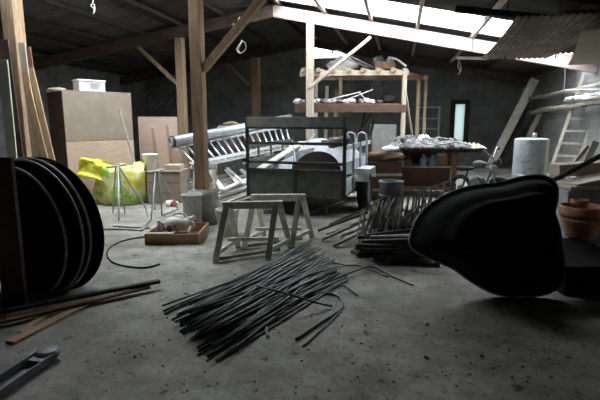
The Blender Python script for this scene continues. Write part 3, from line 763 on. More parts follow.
# ------------------------------------------------------------------ ladder stack
def ladder(t, a0, a1, b0, b1, n, rr, rw, m):
    """rails a and b (near to far ends), n rungs between"""
    up = (b0 - a0).normalized()
    for p, q in ((a0, a1), (b0, b1)): MB().bar(p, q, rw * .45, rw, up).build('rail', m, t, bevel=.004)
    for k in range(n):
        f = (k + .6) / n
        MB().tube([a0 + (a1 - a0) * f, b0 + (b1 - b0) * f], rr, 8).build('rung', m, t)
a0, a1 = P(173, 147, 9.9), P(288, 126, 12.0)
b0, b1 = P(190, 164, 9.5), P(292, 143, 11.6)
t = thing('ladder', 'aluminium ladder lying tilted on its side with bright rungs below the grey gutter', 'ladder', P(240, 150, 10.5) * 1.0)
ladder(t, a0, a1, b0, b1, 17, .022, .085, 'aluminium')
off = H * .10 - Z * .16 + R * .25
t = thing('ladder', 'second white ladder lying lower and behind the bright-runged ladder', 'ladder', P(240, 160, 10.5))
ladder(t, b0 + H * .42 - Z * .03, b1 + H * .42 - Z * .03, b0 + H * .06 - Z * .085, b1 + H * .06 - Z * .085, 16, .02, .09, 'white_paint')
ga, gb = P(170, 142, 9.75), P(290, 118, 12.2)
gd = (gb - ga).normalized(); gx = gd.orthogonal().normalized()
mb = MB(); mb.lathe(ga, [(.095, 0), (.10, 0), (.10, (gb - ga).length), (.09, (gb - ga).length), (.09, 0), (.095, 0)], 24, ax=gx, ay=gd.cross(gx), az=gd)
t = thing('gutter_pipe', 'long grey metal pipe resting along the top of the aluminium ladder', 'pipe', (ga.x, ga.y, ga.z - .1))
mb.build('pipe', 'galvanised', t)
mb = MB(); mb.lathe(ga + gd * .02, [(.10, 0), (.115, .0), (.115, .06), (.10, .06)], 24, ax=gx, ay=gd.cross(gx), az=gd); mb.build('collar', 'stake_dark', t)
mb = MB(); mb.lathe(ga + gd * .3, [(0, 0), (.088, 0)], 24, ax=gx, ay=gd.cross(gx), az=gd); mb.build('bore_shade', 'stake_dark', t)  # dark disc in the open pipe, painted shade of its bore
# supports below the ladders
for (px, d, zt, lb) in ((203, 9.55, .66, 'wooden trestle block under the near end of the ladders, behind the thick post'), (262, 11.0, .80, 'wooden trestle block under the far end of the ladders, behind the trailer')):
    c = at(px, d, 0)
    t = thing('support_trestle', lb, 'trestle', c)
    MB().frame_box(c + Z * (zt - .04), R, H, Z, .5, .10, .08).build('beam', 'weathered_wood', t)
    for u in (-.18, .18):
        for v in (-.2, .2): MB().bar(c + R * u + Z * (zt - .07), c + R * u * 1.25 + H * v + Z * .0, .05, .05).build('leg', 'weathered_wood', t)
c = at(229, 12.3, 0)
t = thing('carton', 'brown carton on a stand seen just above the grey pipe', 'box', c)
MB().frame_box(c + Z * 1.28, R, H, Z, .55, .4, .26).build('body', 'cardboard', t, bevel=.005)
MB().frame_box(c + Z * .575, R, H, Z, .6, .45, 1.15).build('stand', 'stake_dark', t)
tag(MB().blob(c + Z * 1.46 + R * .05, (.20, .15, .05), 6, .3, 2).build('hat', 'tan_wood'), 'tan wide lump of cloth like a hat lying on the brown carton', 'hat')

# white frame and slats on the floor
fz = .27
q = [G(210, 171, fz), G(236, 165, fz), G(250, 178, fz), G(223, 190, fz)]
t = thing('casement', 'white two-pane wooden frame lying flat on slats beyond the thick post', 'frame', sum(q, V()) / 4)
for i in range(4): MB().bar(q[i], q[(i + 1) % 4], .09, .04).build('frame_bar', 'white_paint', t, bevel=.004)
MB().bar((q[0] + q[1]) / 2, (q[2] + q[3]) / 2, .07, .04).build('cross_bar', 'white_paint', t, bevel=.004)
q2 = [p + Z * .05 + R * .35 + H * .45 for p in q]
t = thing('casement', 'white wooden frame lying further back, partly over the other white frame', 'frame', sum(q2, V()) / 4)
for i in range(4): MB().bar(q2[i], q2[(i + 1) % 4], .07, .035).build('frame_bar', 'grey_white', t, bevel=.004)
for k in range(30):
    li = k // 8; kk = k % 8
    y0 = 179 + kk * 3.8 + rnd.uniform(-1, 1)
    a_ = G(206 + kk * 2 + rnd.uniform(-4, 8), y0 + 8, 0); b_ = G(258 + rnd.uniform(-6, 8), y0 - 8 + rnd.uniform(-1.5, 1.5), 0)
    tag(MB().bar(a_ + Z * (.02 + li * .045), b_ + Z * (.02 + li * .045), .06, .035).build('slat', ['weathered_wood', 'grey_white', 'pale_wood', 'stake_grey'][k % 4]),
        'loose slat in the heap lying between the concrete footing and the trailer', 'slat', 'slats between the footing and the trailer')
for k in range(9):
    a_ = G(160 + k * 5 + rnd.uniform(-4, 4), 186 + rnd.uniform(-6, 4)); b_ = a_ + (R * rnd.uniform(.5, 1) + H * rnd.uniform(-.3, .5)) * .6
    tag(MB().bar(a_ + Z * (.012 + .018 * (k % 3)), b_ + Z * (.012 + .018 * (k % 3)), .07, .016).build('board_scrap', ['weathered_wood', 'grey_white', 'stake_dark'][k % 3]),
        'flat scrap of board on the floor behind the thick post and trestle', 'board', 'scraps of board behind the post')

# ------------------------------------------------------------------ tall timber rack
D0, D1 = 11.85, 12.95
def rk(px, d, z): return at(px, d, z)
t = thing('timber_rack', 'tall timber rack with two loaded decks behind the trailer', 'rack', rk(355, 11.7, 0))
up_z, lo_z = 2.72, 1.83
fr0, fr1 = rk(300, D0, 0), rk(403, D0, 0); bk0, bk1 = rk(312, D1, 0), rk(417, D1, 0)
MB().bar(fr1, fr1 + Z * (up_z + .08), .10, .13, H).build('front_post', 'pale_wood', t, bevel=.005)
MB().bar(bk1, bk1 + Z * (up_z), .09, .09, H).build('back_post', 'tan_wood', t, bevel=.005)
e = rk(424, D1 + .25, 0); MB().bar(e, e + Z * (up_z - .08), .08, .08, H).build('back_post', 'tan_wood', t, bevel=.005)
MB().bar(bk0, bk0 + Z * up_z, .09, .09, H).build('back_post', 'tan_wood', t, bevel=.005)
e = rk(340, D1 - .2, 0); MB().bar(e, e + Z * up_z, .09, .09, H).build('middle_post', 'tan_wood', t, bevel=.005)
MB().bar(fr0 + Z * (up_z - .05), fr1 + Z * (up_z - .02) + R * .1, .07, .12).build('front_beam', 'pale_wood', t, bevel=.005)
MB().bar(bk0 + Z * (up_z - .05), rk(426, D1, 0) + Z * (up_z - .05), .07, .12).build('back_beam', 'tan_wood', t, bevel=.005)
MB().bar(fr1 + Z * (up_z - .04), rk(424, D1 + .25, up_z - .04), .07, .10).build('side_beam', 'red_wood', t, bevel=.005)
for k in range(7):
    f = (k + .3) / 7
    a_ = fr0 + (fr1 - fr0) * f + Z * (up_z + .03); b_ = bk0 + (bk1 - bk0) * f + Z * (up_z + .03)
    MB().tube([a_ - (b_ - a_) * .12, b_], .055, 10).build('joist', 'tan_wood', t)
MB().frame_box((rk(296, D0 - .05, lo_z) + rk(404, D0 - .05, lo_z)) / 2 , R, H, Z, (rk(404, D0, 0) - rk(294, D0, 0)).length, .05, .19).build('lower_front_board', 'side_dark', t, bevel=.004)
c = (rk(296, D0, lo_z) + rk(404, D0, lo_z)) / 2 + H * .5
MB().frame_box(c + Z * .11, R, H, Z, 2.55, 1.0, .03).build('lower_deck', 'red_wood', t)
MB().bar(rk(404, D0 + .05, lo_z + .5), rk(414, D1 - .1, .95), .04, .07).build('strut', 'pale_wood', t, bevel=.003)
for px in (365, 376): MB().bar(rk(px - 5, D1 - .3, 1.15), rk(px + 6, D1 - .25, 2.55), .05, .07, H).build('dark_strut', 'stake_dark', t)
MB().bar(rk(372, D1 - .5, 1.75), rk(358, D1 - .45, 1.2), .05, .07, H).build('dark_strut', 'stake_dark', t)
dz = lo_z + .125
for k in range(14):
    px = 298 + k * 6.2 + rnd.uniform(-2, 2); dd = D0 + rnd.uniform(.05, .4); c = rk(px, dd, dz)
    tag(MB().blob(c + Z * .055, (rnd.uniform(.06, .14), .10, rnd.uniform(.04, .08)), k, .5, 2.4, 14, 9, floor_z=dz + .001).build('rubbish_lump', ['grey_white', 'rag_grey', 'white_paint'][k % 3]),
        'crumpled pale lump of rubbish on the lower deck of the timber rack', 'rubbish', 'pale rubbish on the lower deck')
for k, (a, b, lb) in enumerate((((316, dz + .02), (360, dz + .30), 'thin white stick rising to the right across the lower deck'), ((338, dz + .02), (372, dz + .36), 'thin white stick propped higher on the lower deck'), ((358, dz + .28), (370, dz + .02), 'thin white stick sloping down to the right on the lower deck'))):
    tag(MB().tube([rk(a[0], D0 + .12 + .05 * k, a[1]), rk(b[0], D0 + .3 + .05 * k, b[1])], .014, 7).build('stick', 'white_paint'), lb, 'stick', 'sticks on the lower deck')
t = thing('motor', 'small black electric motor on the lower deck by the right post', 'motor', rk(386, D0 + .3, dz))
MB().lathe(rk(383, D0 + .3, dz + .11), [(0, 0), (.09, 0), (.105, .03), (.105, .24), (.09, .27), (.03, .28), (.03, .33), (0, .33)], 20, ax=H, ay=Z, az=R).build('body', 'rubber', t)
MB().frame_box(rk(386, D0 + .3, dz + .012), R, H, Z, .26, .16, .022).build('foot', 'rubber', t)
uz = up_z + .09
t = thing('tube_stand', 'grey metal tube frame leaning on the upper deck beside the pale brace', 'frame', rk(352, D0 + .4, uz))
for a, b in (((330, uz + .42), (368, uz + .04)), ((336, uz + .46), (372, uz + .06))):
    MB().tube([rk(a[0], D0 + .3, a[1]), rk(b[0], D0 + .35, b[1])], .020, 8).build('tube', 'tube_steel', t)
MB().tube([rk(330, D0 + .3, uz + .42), rk(336, D0 + .3, uz + .46)], .02, 8).build('tube', 'tube_steel', t)
t = thing('plastic_bag', 'crumpled white plastic bag on the upper deck by the diagonal brace', 'bag', rk(345, D1 - .3, uz))
MB().blob(rk(342, D1 - .3, uz + .16), (.34, .2, .19), 9, .45, 1.8, floor_z=uz).build('body', 'white_plastic', t)
t = thing('crate', 'rusty brown crate on the upper deck with a grey tube over it', 'crate', rk(382, D0 + .45, uz))
for u in (-.24, .24): MB().frame_box(rk(382, D0 + .45, uz + .09) + R * u, R, H, Z, .02, .5, .17).build('side_panel', 'rust', t)
for v in (-.25, .25): MB().frame_box(rk(382, D0 + .45, uz + .09) + H * v, R, H, Z, .46, .02, .17).build('end_panel', 'rust', t)
MB().frame_box(rk(382, D0 + .45, uz + .012), R, H, Z, .46, .48, .018).build('bottom_panel', 'rust', t)
tag(MB().blob(rk(377, D0 + .5, uz + .22), (.14, .10, .13), 12, .45, 2).build('cloth_bundle', 'rag_grey'), 'grey crumpled cloth in the rusty brown crate', 'cloth')
tag(MB().blob(rk(388, D0 + .5, uz + .20), (.11, .09, .10), 14, .45, 2).build('cloth_bundle', 'grey_white'), 'pale crumpled cloth in the rusty brown crate by the grey tube', 'cloth')
tag(MB().tube(spline([rk(386, D0 + .2, uz + .28), rk(395, D0 + .15, uz + .22), rk(404, D0 + .1, uz + .05)], 4), .028, 8).build('grey_tube', 'grey_white'), 'thick pale grey tube sloping over the corner post of the rack', 'tube')
# behind the rack
c = rk(383, 14.2, 0)
t = thing('white_cabinet', 'white metal cabinet seen under the lower deck of the rack', 'cabinet', c)
MB().frame_box(c + Z * .72, R, H, Z, .72, .5, 1.4).build('body', 'white_paint', t, bevel=.01)
MB().frame_box(c + Z * .72 - H * .26 - R * .18, R, H, Z, .34, .02, 1.34).build('door', 'grey_white', t, bevel=.004)
MB().frame_box(c + Z * .72 - H * .26 + R * .18, R, H, Z, .34, .02, 1.34).build('door', 'grey_white', t, bevel=.004)
for k, px in enumerate((316, 325, 333)):
    c = rk(px, 13.9, 0)
    tag(MB().bar(c, c + Z * (2.62 - .1 * k) + R * (.05 * k), .10, .03, H).build('board', ['grey_white', 'green_board', 'tan_wood'][k], bevel=.003),
        ['pale grey upright board behind the rack, nearest the pale post', 'pale green upright board standing behind the rack', 'tan upright board behind the rack, nearest its middle post'][k], 'board', 'upright boards behind the rack')
g0, g1 = rk(418, 16.4, 0), rk(439, 16.2, 0)
t = thing('white_gate', 'white barred gate standing near the block wall right of the rack', 'gate', (g0 + g1) / 2)
for p in (g0, g1): MB().bar(p, p + Z * 2.02, .06, .06, H).build('stile', 'grey_white', t)
for z in (.9, 1.25, 1.6, 1.98): MB().bar(g0 + Z * z, g1 + Z * z, .04, .05).build('bar', 'grey_white', t)
for k in range(3):
    px, py, rr_ = ((143, 97, .30), (154, 98, .36), (166, 97, .28))[k]
    c = PY(px, py, 17.9)
    tag(MB().tube([c + V((math.cos(q), 0, math.sin(q))) * rr_ for q in [2 * math.pi * i / 32 for i in range(32)]], .035, 8, closed=True).build('hoop', 'stake_grey'),
        ['grey hoop hanging on the dark back wall above the plywood, nearest the cupboard', 'largest grey hoop on the dark back wall, between the other two', 'smallest grey hoop on the dark back wall, nearest the timber post'][k], 'hoop', 'hoops hanging on the back wall')

# ------------------------------------------------------------------ workbench
w0, w1 = at(391, 9.6, 0), at(484, 9.35, 0); wx = (w1 - w0); WW = wx.length; wx.normalize(); wy = V((-wx.y, wx.x, 0))
def wp(u, v, z): return w0 + wx * u + wy * v + Z * z
t = thing('workbench', 'brown wooden workbench heaped with grey netting and rags, open shelves below', 'workbench', wp(WW / 2, .4, 0))
MB().frame_box(wp(WW / 2, .42, .945), wx, wy, Z, WW, .9, .07).build('top', 'dark_wood', t, bevel=.005)
for u in (.20, 1.30): 
    for v in (.06, .8): MB().bar(wp(u, v, 0), wp(u, v, .91), .15 if u > 1 else .09, .09, wx).build('leg', 'red_wood', t, bevel=.005)
sb = MB().frame_box(wp(.72, .40, .60), wx, wy, Z, 1.02, .66, .025); sb.build('shelf', 'pale_wood', t, bevel=.003)
MB().frame_box(wp(.72, .40, .16), wx, wy, Z, 1.02, .66, .03).build('lower_shelf', 'red_wood', t, bevel=.003)
MB().frame_box(wp(.72, .08, .16), wx, wy, Z, 1.02, .03, .07).build('lower_rail', 'box_wood', t, bevel=.003)
MB().frame_box(wp(.72, .78, .50), wx, wy, Z, 1.02, .02, .78).build('back_panel', 'side_dark', t)
MB().frame_box(wp(.72, .10, .385), wx, wy, Z, .96, .02, .38).build('front_panel', 'side_dark', t)
bz_ = .981
t = thing('netting_heap', 'heap of grey and white crumpled netting covering the workbench top', 'netting', wp(.75, .35, bz_))
def hf1(u, w): 
    e = max(0, 1 - (abs(u) * 2) ** 4) * max(0, 1 - (abs(w) * 2) ** 4)
    return e * (.09 + .20 * abs(noise.fractal(V((u * 9, w * 6, 3.3)), 1, 2, 4)))
MB().sheet(wp(.80, .36, bz_), wx, wy, 1.75, .74, 60, 26, hf1, .006).build('netting', 'rag_grey', t)
def hf2(u, w): 
    e = max(0, 1 - (abs(u) * 2) ** 3) * max(0, 1 - (abs(w) * 2) ** 3)
    return e * (.04 + .10 * abs(noise.fractal(V((u * 5, w * 4, 9.3)), 1, 2, 4)))
MB().sheet(wp(1.68, .35, bz_), wx, wy, .50, .6, 24, 20, hf2, .008).build('flat_sheet', 'pale_wood', t)['label'] = 'pale stiff sheet at the bare end of the bench'
fr = MB()
for k in range(34):
    u = .05 + k * .047; L_ = rnd.uniform(.03, .10)
    fr.tube([wp(u, -.04, bz_ + .03), wp(u + rnd.uniform(-.02, .02), -.055, bz_ - L_)], .012, 5)
fr.build('fringe', 'rubber', t)['label'] = 'dark ragged fringe over the bench edge'
for k, (u, sx, sz, m, lb) in enumerate(((.30, .20, .10, 'rag_grey', 'grey rag bundle on the netting nearest the rack post'), (.72, .16, .12, 'grey_white', 'whitish rag bundle at the middle of the netting'), (1.05, .20, .08, 'rag_grey', 'grey rag bundle on the netting toward the glazed slit'))):
    tag(MB().blob(wp(u, .32, bz_ + .13), (sx, .14, sz), 20 + k, .5, 2.2).build('rag_bundle', m), lb, 'cloth', 'rag bundles on the workbench')
tag(MB().tube(spline([wp(.55, .0, bz_ + .16), wp(.8, -.06, bz_ + .08), wp(1.05, -.03, bz_ + .10), wp(1.35, .02, bz_ + .13), wp(1.6, .0, bz_ + .06)], 5), .014, 7).build('hose', 'grey_white'), 'thin white hose snaking over the netting on the workbench', 'hose')
sz_ = .6135
for k, (u, lb) in enumerate(((.70, 'pale blue plastic jug on the workbench shelf, nearest the rack post'), (.88, 'pale blue plastic jug on the shelf next to the cream box'))):
    c = wp(u, .22, sz_)
    t = thing('jug', lb, 'jug', c, 'blue jugs on the workbench shelf')
    MB().lathe(c, [(0, 0), (.07, 0), (.075, .02), (.075, .11), (.06, .15), (.028, .175), (.026, .20), (0, .20)], 20).build('body', 'blue_plastic', t)
    MB().lathe(c + Z * .20, [(0, 0), (.03, 0), (.03, .03), (0, .03)], 14).build('cap', 'white_plastic', t)
    MB().tube(spline([c + wx * .03 + Z * .18, c + wx * .09 + Z * .17, c + wx * .10 + Z * .11, c + wx * .07 + Z * .08], 4), .010, 6).build('handle', 'blue_plastic', t)
c = wp(1.06, .26, sz_)
tag(MB().frame_box(c + Z * .10, wx, wy, Z, .24, .2, .20).build('box', 'tan_wood', bevel=.006), 'cream and tan box on the workbench shelf beside the blue jugs', 'box')
tag(MB().frame_box(c + Z * .232, wx, wy, Z, .20, .16, .055).build('box', 'cream_plastic', bevel=.006), 'small cream box stacked on the tan box of the workbench shelf', 'box')
c = wp(.36, .26, sz_); tag(MB().blob(c + Z * .10, (.11, .12, .10), 31, .4, 2, floor_z=sz_ + .001).build('rag_bundle', 'rag_grey'), 'grey bundle on the workbench shelf behind the rack post', 'cloth')
# low brown sack heap and dark crate left of the bench
c = at(385, 9.3, 0)
t = thing('crate', 'dark wooden crate beside the trailer wheel, below the brown sacking', 'crate', c)
MB().frame_box(c + Z * .38, R, H, Z, .62, .5, .75).build('body', 'side_dark', t, bevel=.005)
for z in (.2, .5): MB().frame_box(c + Z * z - H * .256, R, H, Z, .64, .02, .05).build('batten', 'weathered_wood', t, bevel=.003)
tag(MB().blob(c + Z * .84, (.36, .25, .12), 17, .35, 1.8, floor_z=.757).build('sacking', 'brown_lump'), 'brown crumpled sacking heaped on the dark crate beside the trailer', 'sacking')
tag(MB().blob(c + Z * .98 + R * .12, (.16, .14, .06), 18, .4, 2).build('rag_bundle', 'white_paint'), 'white crumpled rag lying on the brown sacking', 'cloth')

# ------------------------------------------------------------------ stakes heap with dark bin
bc = at(393.5, 6.35, 0)
t = thing('bin', 'dark grey metal bin half hidden behind the heap of stakes', 'bin', bc)
MB().lathe(bc, [(0, 0), (.125, 0), (.16, .69), (.172, .70), (.172, .73), (.15, .73), (.115, .02), (0, .02)], 28).build('body', 'grey_metal', t)
MB().lathe(bc, [(.153, .52), (.165, .525), (.165, .545), (.155, .55)], 28).build('band', 'grey_metal', t)
GR = 'grey stakes fanned in front of the dark bin'
for k in range(46):
    f = k / 45
    top = P(366 + 40 * f + rnd.uniform(-4, 14), 203 + 12 * abs(f - .45) + rnd.uniform(-7, 7), 5.75 + rnd.uniform(-.15, .25))
    bot = G(356 + 46 * f + rnd.uniform(-5, 5), 252 + rnd.uniform(-5, 5))
    tag(MB().bar(bot + Z * .02, top, .035, .022, R).build('stake', ['stake_grey', 'stake_grey', 'weathered_wood'][k % 3]),
        'short grey wooden stake standing slanted in the heap before the dark bin', 'stake', GR)
GR = 'stakes lying out from the heap'
ends = [(318, 232, 388, 205), (322, 241, 392, 208), (330, 226, 385, 200), (334, 247, 398, 214), (345, 222, 392, 198), (341, 238, 400, 212), (352, 254, 408, 222), (327, 236, 380, 214)]
for k, (x0, y0, x1, y1) in enumerate(ends):
    a_ = G(x0, y0) + Z * .02; b_ = P(x1, y1, 6.2 - .05 * k)
    tag(MB().bar(a_, b_, .045, .03).build('stake', ['stake_dark', 'stake_grey'][k % 2]), 'long stake sloping from the floor up into the heap of stakes', 'stake', GR)
GR = 'dark stakes lying under the heap'
for k in range(30):
    li = k // 6
    a_ = G(362 + rnd.uniform(-8, 16), 262 - 3.2 * (k % 6) + rnd.uniform(-2, 2)); b_ = G(440 + rnd.uniform(-22, 12), 263 - 4.5 * (k % 6) + rnd.uniform(-5, 5))
    zz = .022 + li * .05
    tag(MB().bar(a_ + Z * (zz + rnd.uniform(0, .02)), b_ + Z * (zz + rnd.uniform(0, .05) * (li > 0)), .045, .035).build('stake', ['stake_dark', 'stake_dark', 'stake_grey'][k % 3]), 'dark stake lying flat in the stack below the grey stakes', 'stake', GR)
def slatpanel(p00, p10, p01, n, label, m='stake_grey'):
    ex = p10 - p00; ey = p01 - p00
    t = thing('slatted_panel', label, 'panel', p00, 'slatted panels leaning on the heap')
    for f in (0, .5, 1): MB().bar(p00 + ey * f, p10 + ey * f, .03, .025, ex.cross(ey).normalized()).build('cross_rail', m, t)
    for k in range(n):
        f = k / (n - 1); MB().bar(p00 + ex * f, p00 + ex * f + ey, .028, .018, ex.cross(ey).normalized()).build('slat', m, t)
slatpanel(G(398, 243) + Z * .16, P(432, 236, 5.7), P(404, 190, 6.0), 7, 'grey slatted panel leaning between the stakes and the kidney shell')
slatpanel(P(412, 226, 6.2), P(446, 214, 6.2), P(418, 192, 6.4), 6, 'grey slatted panel lying higher, just behind the rim of the kidney shell')

# pole by the trailer
tag(MB().bar(G(301, 217) + Z * .02, G(352, 199) + Z * .02, .03, .03).build('pole', 'weathered_wood'), 'thin pale pole on the floor under the trailer tail', 'pole')

# ------------------------------------------------------------------ little motorbike
bo = at(468, 8.9, 0); bd = (R * .62 - H * .78).normalized(); bs = V((-bd.y, bd.x, 0))
def bp_(u, v, z): return bo + bd * u + bs * v + Z * z
t = thing('minibike', 'small old motorbike with tall handlebars between the workbench and the white tank', 'motorbike', bp_(.3, 0, 0))
for u, nm in ((-.08, 'rear_wheel'), (.72, 'front_wheel')):
    w_ = MB().tube([bp_(u, 0, .26) + (bd * math.cos(q) + Z * math.sin(q)) * .215 for q in [2 * math.pi * i / 32 for i in range(32)]], .042, 10, closed=True).build('wheel', 'rubber', t)
    MB().lathe(bp_(u, 0, .26), [(0, -.05), (.05, -.05), (.05, .05), (0, .05)], 14, ax=bd, ay=Z, az=bs).build('hub', 'engine_grey', w_)
    sp = MB()
    for k in range(10):
        q = math.pi * 2 * k / 10; sp.tube([bp_(u, 0, .26) + (bd * math.cos(q) + Z * math.sin(q)) * .04, bp_(u, 0, .26) + (bd * math.cos(q) + Z * math.sin(q)) * .19], .005, 5)
    sp.build('spokes', 'tube_steel', w_)
for v in (-.07, .07): MB().tube([bp_(.72, v, .26), bp_(.60, v, .66), bp_(.55, v, .84)], .018, 8).build('fork', 'tube_steel', t)
MB().tube([bp_(.56, 0, .78), bp_(.30, 0, .70), bp_(-.05, 0, .60), bp_(-.22, 0, .60)], .022, 8).build('frame', 'grey_metal', t)
MB().tube([bp_(.56, 0, .70), bp_(.42, 0, .32), bp_(.15, 0, .26), bp_(-.08, .08, .26)], .020, 8).build('lower_frame', 'grey_metal', t)
MB().tube([bp_(.02, .08, .62), bp_(-.08, .08, .26)], .018, 8).build('shock', 'engine_grey', t)
MB().blob(bp_(.30, 0, .74), (.14, .075, .07), 2, .15, 1.5, ax=bd).build('tank', 'engine_grey', t)
MB().blob(bp_(-.02, 0, .645), (.20, .08, .045), 3, .08, 1, ax=bd).build('seat', 'rubber', t)
MB().blob(bp_(.28, 0, .38), (.15, .11, .14), 5, .3, 2, ax=bd).build('engine', 'engine_grey', t)
hb = spline([bp_(.44, -.36, 1.03), bp_(.48, -.24, 1.05), bp_(.52, -.10, .94), bp_(.54, 0, .88), bp_(.52, .10, .94), bp_(.48, .24, 1.05), bp_(.44, .36, 1.03)], 4)
hbo = MB().tube(hb, .015, 8).build('handlebar', 'tube_steel', t)
for s in (-1, 1): MB().tube([bp_(.46, s * .28, 1.045), bp_(.43, s * .40, 1.02)], .022, 8).build('grip', 'rubber', hbo)
MB().lathe(bp_(.60, 0, .80), [(0, -.02), (.05, -.02), (.075, .06), (.075, .08), (0, .085)], 18, ax=bs, ay=Z, az=bd).build('headlight', 'engine_grey', t)
MB().tube([bp_(.72 + math.cos(q) * .275, 0, .26 + math.sin(q) * .275) for q in [math.radians(40 + 10 * i) for i in range(11)]], .03, 6).build('mudguard', 'grey_metal', t)

# ------------------------------------------------------------------ white tank
tc_ = at(533.5, 9.3, 0)
t = thing('water_tank', 'white cylindrical water tank standing on the floor near the leaning ladder', 'tank', tc_)
MB().lathe(tc_, [(0, .0), (.30, 0), (.315, .02), (.315, 1.16), (.305, 1.185), (.27, 1.195), (0, 1.20)], 44).build('body', 'tank_white', t)
MB().lathe(tc_, [(.314, .46), (.323, .465), (.323, .49), (.314, .495)], 44).build('band', 'galvanised', t)
MB().lathe(tc_ + R * .05, [(0, 1.19), (.04, 1.19), (.04, 1.30), (.0, 1.30)], 16).build('pipe_stub', 'galvanised', t)
rings = MB()
vs = []
for k in range(7):
    q = math.radians(-62 + k * 4.4)
    for z in (.02, 1.15): vs.append(tc_ + (R * math.cos(q) + H * math.sin(q)) * .3175 + Z * z)
rings.add(vs, [(2 * k, 2 * k + 2, 2 * k + 3, 2 * k + 1) for k in range(6)], True).build('patch', 'cream_plastic', t)['label'] = 'cream vertical strip down the side'

# ------------------------------------------------------------------ right side: leaning planks, ladder, shelf logs
plank('plank', G(489, 168, .02), P(535, 79, 14.2), .26, .05, 'trestle_wood', 'wide grey plank leaning steeply by the dark corner, left of the shelf poles', up=H)
plank('pole', G(500, 168, .02), P(538, 100, 14.0), .14, .05, 'stake_dark', 'dark plank leaning just behind the wide grey plank', up=H)
plank('pole', G(513, 170, .02), P(541, 110, 13.6), .12, .06, 'weathered_wood', 'grey pole leaning between the wide plank and the white tank', up=H)
plank('pole', G(497, 165, .02), P(528, 104, 15.4), .10, .05, 'red_wood', 'reddish pole leaning in the dark corner behind the planks', up=H)
la0 = G(545, 186, .02); la1 = PX(584, 74, XR - .06); lb0 = G(560, 190, .02); lb1 = PX(597, 76, XR - .06)
ro = (lb1 - la1); 
lb0 = la0 + (R * .62 - H * .50) * .62; lb1 = la1 + (lb0 - la0)
t = thing('ladder', 'weathered wooden ladder leaning against the wall behind the white tank', 'ladder', (la0 + lb0) / 2)
for p, q in ((la0, la1), (lb0, lb1)): MB().bar(p, q, .05, .075, (lb0 - la0).normalized()).build('rail', 'weathered_wood', t, bevel=.004)
for k in range(9):
    f = .06 + k * .11; MB().bar(la0 + (la1 - la0) * f, lb0 + (lb1 - lb0) * f, .03, .05).build('rung', 'weathered_wood', t, bevel=.003)
for k, (a, b, r_, lb) in enumerate((((530, 99), (604, 84), .045, 'upper rough log laid along the wall behind the leaning ladder'), ((528, 113), (606, 100), .06, 'lower rough log laid along the wall behind the leaning ladder'))):
    p, q = PX(*a, XR - .35), PX(*b, XR - .30)
    pts = [p + (q - p) * f + V((rnd.uniform(-.03, .03), 0, rnd.uniform(-.025, .025))) for f in [i / 10 for i in range(11)]]
    t = thing('log', lb, 'log', (p + q) / 2, 'logs on wall brackets')
    MB().tube(pts, [r_ * rnd.uniform(.85, 1.15) for _ in pts], 10).build('log', 'log_bark', t)
    for f in (.15, .85):
        w_ = p + (q - p) * f; MB().bar(V((XR - .005, w_.y, w_.z - .02)), V((XR - .45, w_.y, w_.z - r_ - .015)), .03, .02).build('bracket', 'stake_dark', t)
for k, px in enumerate((572, 581, 590, 598)):
    c = PX(px, 102 - k, XR - .32); tag(MB().blob(c + Z * .06, (.14, .28, .06), 40 + k, .5, 2).build('plastic_wrap', 'white_plastic'), 'crumpled white plastic lying on the lower rough log', 'plastic', 'white plastic on the lower log')
tag(MB().tube([PX(565, 90, XR - .5), PX(606, 89, XR - .5)], .012, 6).build('rod', 'white_paint'), 'thin white rod fixed level along the wall above the logs', 'rod')

# hanging sheets under the roof on a dark pole
p0, p1 = PY(455, 9, 5.6), PY(640, 28, 5.0)
p0 = P(455, 9, 5.9); p1 = P(640, 27, 5.6)
tag(MB().bar(p0, p1, .09, .07).build('pole', 'stake_dark', bevel=.005), 'dark thick pole running level under the roof above the corrugated sheets', 'pole')
def roof_sheet(px, d0, d1, z0, z1, w, name, m, label, amp, wl):
    a = at(px[0], d0, z0); b = at(px[1], d1, z1); ax = (b - a); L_ = ax.length; ax.normalize(); ay = Z.cross(ax).normalized()
    nx = 20; ny = max(4, int(w / wl * 10))
    return tag(MB().sheet((a + b) / 2, ax, ay, L_, w, nx, ny, lambda u, v: amp * math.sin(v * w * 2 * math.pi / wl) - .05 * math.cos(u * 3.0), .01).build(name, m), label, 'sheet', 'sheets stored under the roof')
roof_sheet((557, 508), 5.1, 7.6, 2.63, 2.50, .95, 'corrugated_sheet', 'corrugated', 'rusty grey corrugated sheet stored under the roof, lowest and nearest the dark pole', .010, .075)
roof_sheet((598, 545), 5.0, 7.5, 2.67, 2.56, .90, 'corrugated_sheet', 'rust', 'rust-brown corrugated sheet lying partly over the grey corrugated one', .010, .075)
roof_sheet((622, 596), 4.7, 7.0, 2.44, 2.36, .85, 'hanging_board', 'beige_board', 'flat beige board hanging under the roof at the wall side of the corrugated sheets', .0, .2)
p0, p1 = P(470, 60, 7.6), P(640, 66, 7.2)
for k in range(2):
    a_, b_ = at(500 + 50 * k, 7.3, 2.44 if k == 0 else 2.47), at(500 + 50 * k, 7.3, 3.3)
    tag(MB().tube([a_, b_], .008, 6).build('hanging_wire', 'stake_dark'), ['dark wire holding up the near corner of the corrugated sheets', 'dark wire holding up the wall side of the corrugated sheets'][k], 'wire', 'wires holding the stored sheets')
t_ = MB().bar(P(457, 58, 7.9), P(487, 58.5, 7.6), .03, .045).build('hanging_batten', 'white_paint'); tag(t_, 'white batten hanging level below the tip of the corrugated sheets', 'batten')
tag(MB().tube([P(472, 57, 7.75), P(474, 20, 7.75)], .006, 6).build('hanging_wire', 'stake_dark'), 'dark wire from which the white batten hangs', 'wire')

